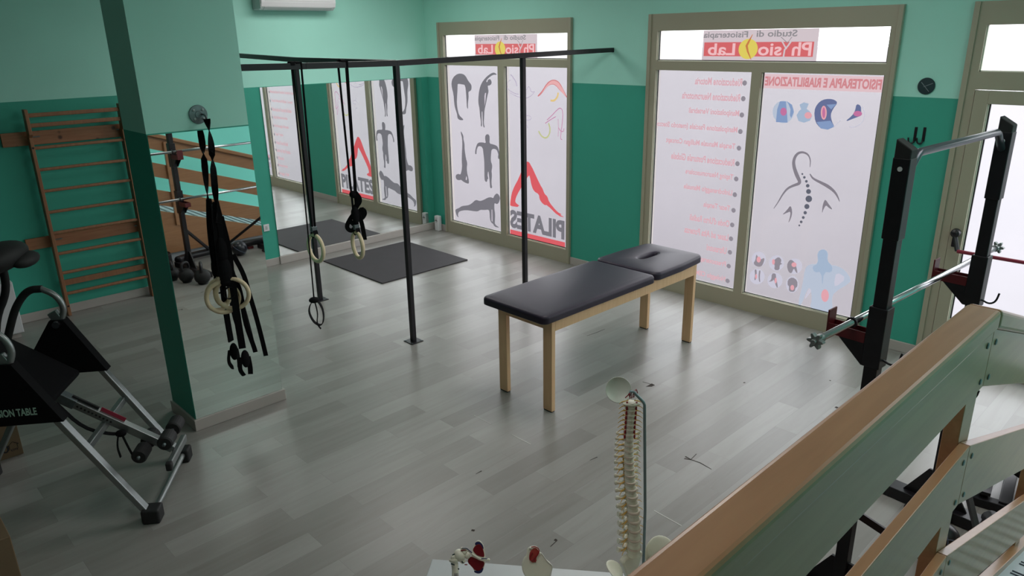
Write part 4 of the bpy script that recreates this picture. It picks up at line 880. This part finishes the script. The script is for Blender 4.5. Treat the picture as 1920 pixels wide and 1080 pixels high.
for i, (z, h) in enumerate(vert):
    z = .172+(z-.172)*SC_; h *= SC_; c = sc_pt(z+h/2); r = .0225-.0006*i if i < 5 else (.0190-.0005*(i-5) if i < 17 else .0125); v = MB(); MW = Matrix.Translation(c) @ RSf(i)
    t = bmesh.new(); tmp = MB(); 
    tmp.lathe([(r*.98,-h*.36),(r*1.0,-h*.30),(r*.84,-h*.05),(r*.84,h*.05),(r*1.0,h*.30),(r*.98,h*.36)], n=20)
    # arch, transverse processes, spinous process
    sl = (.026, .045, .022)[0 if i < 5 else (1 if i < 17 else 2)]
    tmp.tube([(-r*.5, r*.55, 0), (-r*1.25, r*.75, h*.05), (-r*1.7, 0, 0), (-r*1.25, -r*.75, h*.05), (-r*.5, -r*.55, 0)], h*.20, 8)
    drop = (-.15, -.9, -.3)[0 if i < 5 else (1 if i < 17 else 2)]*h
    L_ = (.034, .030, .016)[0 if i < 5 else (1 if i < 17 else 2)]
    tmp.tube([(-r*1.5, 0, 0), (-r*1.5-L_*.6, 0, drop*.7), (-r*1.5-L_, 0, drop)], [h*.16, h*.20, h*.30 if i < 5 else h*.26], 8, flat=(1.15 if i < 5 else .8, .55))
    tl = r*1.0+.020 if i < 17 else r+.008
    for s_ in (1, -1): tmp.tube([(-r*.8, s_*r*.6, 0), (-r*1.15, s_*(tl*.7), h*.08), (-r*1.35, s_*tl, h*.18)], [h*.17, h*.15, h*.26], 8); (5 <= i < 17) and tmp.ell((-r*1.35, s_*(tl+.001), h*.18), (h*.22,h*.22,h*.30), seg=8)
    if i >= 17: 
        for s_ in (1, -1): tmp.ell((-r*.3, s_*r*1.15, 0), (r*.5, r*.38, h*.34), seg=10)
    if i == 23: tmp.ell((0, 0, 0), (r*1.1, r*2.2, h*.42), seg=14)
    bmesh.ops.transform(tmp.b, matrix=MW, verts=tmp.b.verts)
    autosmooth(tmp.build('vertebra', BONE, sm), 50)
    dm.b.verts.ensure_lookup_table(); tmp = MB(); tmp.lathe([(r*.93,-.001),(r*1.02,h*.07),(r*1.02,h*.21),(r*.93,h*.28)], c=(0,0,h*.36), n=20); bmesh.ops.transform(tmp.b, matrix=MW, verts=tmp.b.verts)
    if i < 22: autosmooth(tmp.build('intervertebral_disc', DISC, sm), 50)
    else: tmp.b.free()
    for s_ in (1, -1):
        a0 = MW @ Vector((-r*.7, s_*r*.7, h*.4)); a1 = MW @ Vector((-r*.35, s_*(r+.016), h*.35-.002)); a2 = MW @ Vector((-r*.2, s_*(r+.024), h*.2-.006))
        nv.tube([a0, a1, a2], [.0016, .0012, .0008], 6); nv.tube([a0, MW @ Vector((-r*.9, s_*(r+.014), h*.1))], .0013, 6)
        if i >= 16: ART_L.append((MW @ Vector((r*.35, s_*r*1.12, -h*.1)), MW @ Vector((r*.35, s_*r*1.12, h*.5))))
tmp = nv; nv.tube([sc_pt(.17+.025*k)-ff*.021 for k in range(15)], .0055, 8)
nv.build('nerve_roots', NERVE, sm)
m = MB()
for a, b in ART_L: m.tube([a, b], .0030, 7)
top = sc_pt(.735)
for a in (-.9, -.3, .4, 1.0): m.tube(sp([top+ss*.008*a, top+ss*.012*a+UZ*.018, top+ss*(.004+.018*a)-ff*.006*a+UZ*.022, top+ss*.026*a-ff*.004+UZ*.006]), .0015, 6)
m.build('arteries', ART, sm)
pc = top - rh*.036 + UZ*.012 + Vector((-.72,.69,0))*.03
# occipital plate: shallow oval dish
m = MB(); prof = [(.001,-.009),(.020,-.006),(.034,-.001),(.043,.006),(.0445,.007),(.0455,.005),(.036,-.004),(.022,-.010),(.001,-.013)]
m.lathe(prof, n=32); t = m; m2 = Matrix.Translation(pc) @ Vector((.60,-.62,.50)).to_track_quat('Z','Y').to_matrix().to_4x4() @ Matrix.Diagonal((.86,.86,.86,1)); bmesh.ops.transform(m.b, matrix=m2, verts=m.b.verts)
autosmooth(m.build('skull_plate', mat('skull_plate_plastic', (.60,.62,.55,1), .4), sm), 60)
rb = rh*.030 + ff*.012
m = MB(); base = sc_pt(.0)+rb; m.tube([sc_pt(.0)+rb+UZ*.004, sc_pt(.35)+rb, sc_pt(.716)+rb, sc_pt(.722)+rb*.9+UZ*.003, sc_pt(.756)+rb*.12, sc_pt(.758)-rh*.004, sc_pt(.745)-rh*.008], .0046, 12); m.build('stand_rod', RODM, sm, smooth=True)
MB().lathe([(.075,0),(.078,.003),(.075,.008),(.01,.012)], (base.x, base.y, 0), n=32).build('stand_base', RODM, sm)
# sacrum and hip bones
c = sc_pt(.16); m = MB(); m.prism([c+ss*a+UZ*b for a, b in ((-.045,.0),(-.03,.012),(.03,.012),(.045,.0),(.02,-.07),(.0,-.095),(-.02,-.07))], ff*-.022); autosmooth(m.build('sacrum', BONE, sm, bev=.006), 50)
for s_ in (1, -1):
    pts = [(.0,.040,.0),(-.015,.085,.035),(.0,.125,.045),(.055,.135,.035),(.070,.110,.0),(.060,.085,-.045),(.065,.060,-.080),(.030,.060,-.095),(.01,.055,-.06)]
    P3 = [c+ff*a+ss*(s_*b)+UZ*(z_) for a, b, z_ in pts]; cen = sum(P3, Vector())/len(P3)+ss*(s_*-.014)-UZ*.0
    m = MB(); vs = [m.b.verts.new(p) for p in P3]; ce = m.b.verts.new(cen)
    for k in range(len(vs)): m.b.faces.new((vs[k], vs[(k+1) % len(vs)], ce))
    o = m.build('hip_bone', BONE, sm, smooth=True); s1 = o.modifiers.new('solid', 'SOLIDIFY'); s1.thickness = .009; s2 = o.modifiers.new('sub', 'SUBSURF'); s2.levels = s2.render_levels = 2

def plane_pts(px_list, org, nrm):                         # points of a model facing the room, on the plane through org
    out = []
    for px, py in px_list: k = ray(px, py); out.append(CAM + k*((org-CAM).dot(nrm)/k.dot(nrm)))
    return out
nvw = Vector((CAM.x-6.33, CAM.y+4.83, .9)).normalized()
# shoulder joint model
org = Vector((6.31, -4.816, .872)); sh = empty('shoulder_model', (6.31, -4.816, .72), label='shoulder joint model with red muscles and blue edges on the left end of the desk', cat='anatomical model')
def part(cf, pts, name, m_, par, off, th, it=1, bev=.001, o_=None):
    P3 = [p-Vector(par_loc)+nvw*off for p in plane_pts([cf(x, y) for x, y in smooth(pts, it, True)], o_ or org, nvw)]
    return autosmooth(MB().prism(P3, nvw*-th).build(name, m_, par, bev=bev), 60)
par_loc = sh.location.copy(); cS2 = lambda x, y: (820+x/13.5, 1000+y/13.5)
NAV = mat('model_blue', (.015,.02,.10,1), .4); MUS = mat('model_red', (.19,.003,.012,1), .4); TEALD = mat('model_dark_mark', (.01,.03,.035,1), .5)
part(cS2, [(950,240),(1030,172),(1110,210),(1180,320),(1220,600),(1200,820),(1150,950),(1050,1020),(960,990),(900,900),(850,700),(880,450),(930,330)], 'shoulder_blade', BONE, sh, .000, .006)
part(cS2, [(945,250),(1000,205),(1080,215),(1150,290),(1180,400),(1120,380),(1050,290),(960,300)], 'blade_edge', NAV, sh, .0012, .004); part(cS2, [(920,950),(980,945),(1070,950),(1160,850),(1165,920),(1120,1000),(1040,1025),(950,1000)], 'blade_edge', NAV, sh, .0012, .004)
part(cS2, [(890,410),(960,310),(1040,265),(1100,290),(1150,380),(1185,500),(1190,600),(1110,590),(1000,550),(930,480)], 'muscle', MUS, sh, .0025, .005); part(cS2, [(830,580),(950,620),(1080,690),(1195,715),(1180,830),(1080,945),(960,940),(860,830),(770,740),(775,660)], 'muscle', MUS, sh, .0025, .005)
Q = lambda lst, off: [p-par_loc+nvw*off for p in plane_pts([cS2(*v) for v in lst], org, nvw)]
MB().tube(sp(Q([(600,355),(740,370),(850,480),(960,560),(1080,630),(1210,650),(1290,660)], .010)), .0036, 10).ell(Q([(1295,650)], .010)[0], (.005,.005,.005)).build('collar_bone', BONE, sh, smooth=True)
MB().tube(sp(Q([(620,345),(740,345),(820,420),(880,470)], .0135)), .0014, 8).tube(sp(Q([(1110,615),(1200,605),(1250,620)], .0135)), .0013, 8).build('clavicle_stripe', NAV, sh, smooth=True)
MB().tube(sp(Q([(590,415),(740,395)], .012)), .0016, 8).tube(Q([(690,765),(760,770)], .012), .0016, 8).build('ligament', MUS, sh, smooth=True)
hd = Q([(560,560)], -.002)[0]; MB().ell(hd, (.021,.019,.020)).ell(Q([(660,460)], 0)[0], (.014,.012,.012)).ell(Q([(760,560)], .002)[0], (.010,.010,.011)).ell(Q([(420,640)], .0)[0], (.011,.011,.014)).ell(Q([(640,700)], .0)[0], (.010,.009,.008)).tube(sp(Q([(420,640),(440,780),(455,900),(455,1100)], 0)+[Vector(Q([(455,1100)], 0)[0])*1.0+Vector((0,0,-.03))]), [.016]*4+[.011]*40, 14).build('upper_arm_bone', BONE, sh, smooth=True)
for a, b in (((380,515),(445,485)),((345,730),(440,765)),((615,670),(660,715)),((520,850),(555,870))): MB().bar(Q([a], .0185)[0], Q([b], .0185)[0], .004, .002, up=tuple(nvw)).build('painted_mark', TEALD, sh, bev=.0008)
MB().bar(Q([(440,980)], .0125)[0], Q([(450,1180)], .0125)[0], .0016, .001).bar(Q([(480,980)], .0125)[0], Q([(490,1180)], .0125)[0], .0016, .001).bar(Q([(515,980)], .0115)[0], Q([(525,1180)], .0115)[0], .0016, .001).build('muscle_stripe', NAV, sh)
lo = Q([(455,1180)], 0)[0]; MB().tube([lo, (lo.x, lo.y, .01)], .006, 12).lathe([(.05,0),(.052,.004),(.048,.010)], (lo.x, lo.y, 0), n=28).build('stand', WHITEP, sh)
# hip / ilium model
org = Vector((6.463, -4.652, .845)); hp = empty('hip_bone_model', (6.463, -4.652, .72), label='pale fan-shaped hip bone model with red vessels, between the shoulder model and the spine', cat='anatomical model')
par_loc = hp.location.copy(); cS3 = lambda x, y: (800+x/6, 980+y/6)
part(cS3, [(1130,290),(1190,262),(1250,270),(1270,330),(1295,345),(1340,410),(1400,460),(1420,510),(1400,600),(1385,680),(1300,720),(1200,700),(1130,640),(1080,560),(1068,480),(1090,400),(1125,370)], 'hip_blade', BONE, hp, 0, .010, bev=.004)
part(cS3, [(1165,320),(1215,275),(1255,300),(1262,350),(1230,400),(1240,430),(1195,452),(1160,425),(1150,380)], 'red_tissue', mat('model_light_red', (.45,.06,.05,1), .4), hp, .003, .006)
Q3 = lambda lst, off: [p-par_loc+nvw*off for p in plane_pts([cS3(*v) for v in lst], org, nvw)]
MB().tube(sp(Q3([(1175,270),(1220,262),(1262,290),(1262,340),(1200,400),(1225,440)], .006)), .0018, 8).tube(sp(Q3([(1190,330),(1150,390),(1170,430),(1225,380)], .006)), .0018, 8).build('vessel', ART, hp, smooth=True)
MB().tube(sp(Q3([(1290,340),(1330,400),(1370,450),(1415,480),(1410,520),(1390,600)], .001)), .0018, 8).ell(Q3([(1162,282)], .003)[0], (.004,.004,.003)).build('rim', mat('white_edge', (.75,.73,.68,1), .4), hp, smooth=True)
lo = Q3([(1240,640)], -.005)[0]; MB().tube([lo, (lo.x, lo.y, .01)], .005, 12).lathe([(.05,0),(.052,.004),(.048,.010)], (lo.x, lo.y, 0), n=28).build('stand', WHITEP, hp)
# folded white card under the shoulder model
o = empty('folded_card', (6.36, -4.80, .7205), .9, label='small folded white card standing on the desk beside the shoulder model', cat='card')
MB().prism([(-.03,-.028,0),(-.029,-.028,0),(.001,-.028,.045),(0,-.028,.046)], (0,.056,0)).prism([(.03,-.028,0),(.029,-.028,0),(-.001,-.028,.045),(0,-.028,.046)], (0,.056,0)).build('card', mat('white_card', (.72,.72,.78,1), .6), o)

# ---------------------------------------------------------------- wear in the floor: lifted plank edges and chips
DKC = mat('floor_gap_dark', (.035,.025,.02,1), .8); LTC = mat('floor_lifted_edge', (.62,.61,.58,1), .5)
def fl(lst, wd, name, m_):
    q = [onZ(x, y, 0) for x, y in lst]; polys = ribbon([(v.x, v.y) for v in q], wd); mb = MB()
    for p in polys: mb.prism([(x, y, .0004) for x, y in p], (0,0,.0006))
    o = mb.build(name, m_, f); return o
fl([(1285,856),(1296,862),(1313,868),(1334,880)], [.010,.006,.008,.003], 'plank_gap', DKC); fl([(1296,862),(1283,860)], .008, 'plank_gap', DKC); fl([(1296,861),(1306,851)], .004, 'plank_gap', DKC)
fl([(1205,716),(1216,719),(1227,723)], .004, 'plank_gap', DKC)
MB().prism([tuple(onZ(x, y, .0004)) for x, y in ((1211,725),(1222,719),(1228,722),(1222,725))], (0,0,.0006)).build('floor_chip', DKC, f)
fl([(960,815),(995,833)], .004, 'lifted_edge', LTC); fl([(889,779),(920,795)], .003, 'lifted_edge', LTC); fl([(1226,957),(1278,986)], .005, 'lifted_edge', LTC); fl([(1032,1025),(1045,1013)], .004, 'plank_gap', DKC)
fl([(1100,630),(1120,623),(1134,617)], [.002,.006,.003], 'plank_gap', DKC); fl([(892,889),(903,883)], [.002,.008], 'plank_gap', DKC); fl([(1106,863),(1120,857)], [.003,.006], 'plank_gap', DKC); fl([(1226,1018),(1236,1014)], .006, 'plank_gap', DKC)
fl([(884,994),(890,995)], .014, 'floor_chip', DKC); fl([(1040,1014),(1043,1011)], .012, 'floor_chip', DKC); fl([(1555,713),(1558,714)], .010, 'floor_chip', DKC); fl([(1567,765),(1570,763)], .018, 'floor_chip', DKC); fl([(1394,718),(1397,717)], .010, 'floor_chip', DKC)

# pieces that came out of one call become parts of their own
SPLIT = ('screw', 'bolt', 'gusset', 'bracket', 'adjustment_hole', 'painted_mark', 'muscle_stripe', 'ligament', 'pedal', 'vessel')
for o in [o for o in C.objects if o.type == 'MESH' and o.name.split('.')[0] in SPLIT]:
    b = bmesh.new(); b.from_mesh(o.data); seen = set(); isl = []
    for v in b.verts:
        if v.index in seen: continue
        st_ = [v]; seen.add(v.index); c_ = []
        while st_:
            x = st_.pop(); c_.append(x.index)
            for e in x.link_edges:
                y_ = e.other_vert(x)
                if y_.index not in seen: seen.add(y_.index); st_.append(y_)
        isl.append(set(c_))
    b.free()
    if len(isl) < 2: continue
    base = o.name.split('.')[0]
    for k, keep in enumerate(isl[1:]):
        b = bmesh.new(); b.from_mesh(o.data); bmesh.ops.delete(b, geom=[v for v in b.verts if v.index not in keep], context='VERTS')
        me = bpy.data.meshes.new(base); b.to_mesh(me); b.free(); me.materials.append(o.data.materials[0])
        n_ = bpy.data.objects.new(base, me); C.objects.link(n_); n_.parent = o.parent
    b = bmesh.new(); b.from_mesh(o.data); bmesh.ops.delete(b, geom=[v for v in b.verts if v.index not in isl[0]], context='VERTS')
    me = bpy.data.meshes.new(base); b.to_mesh(me); b.free(); me.materials.append(o.data.materials[0]); o.data = me
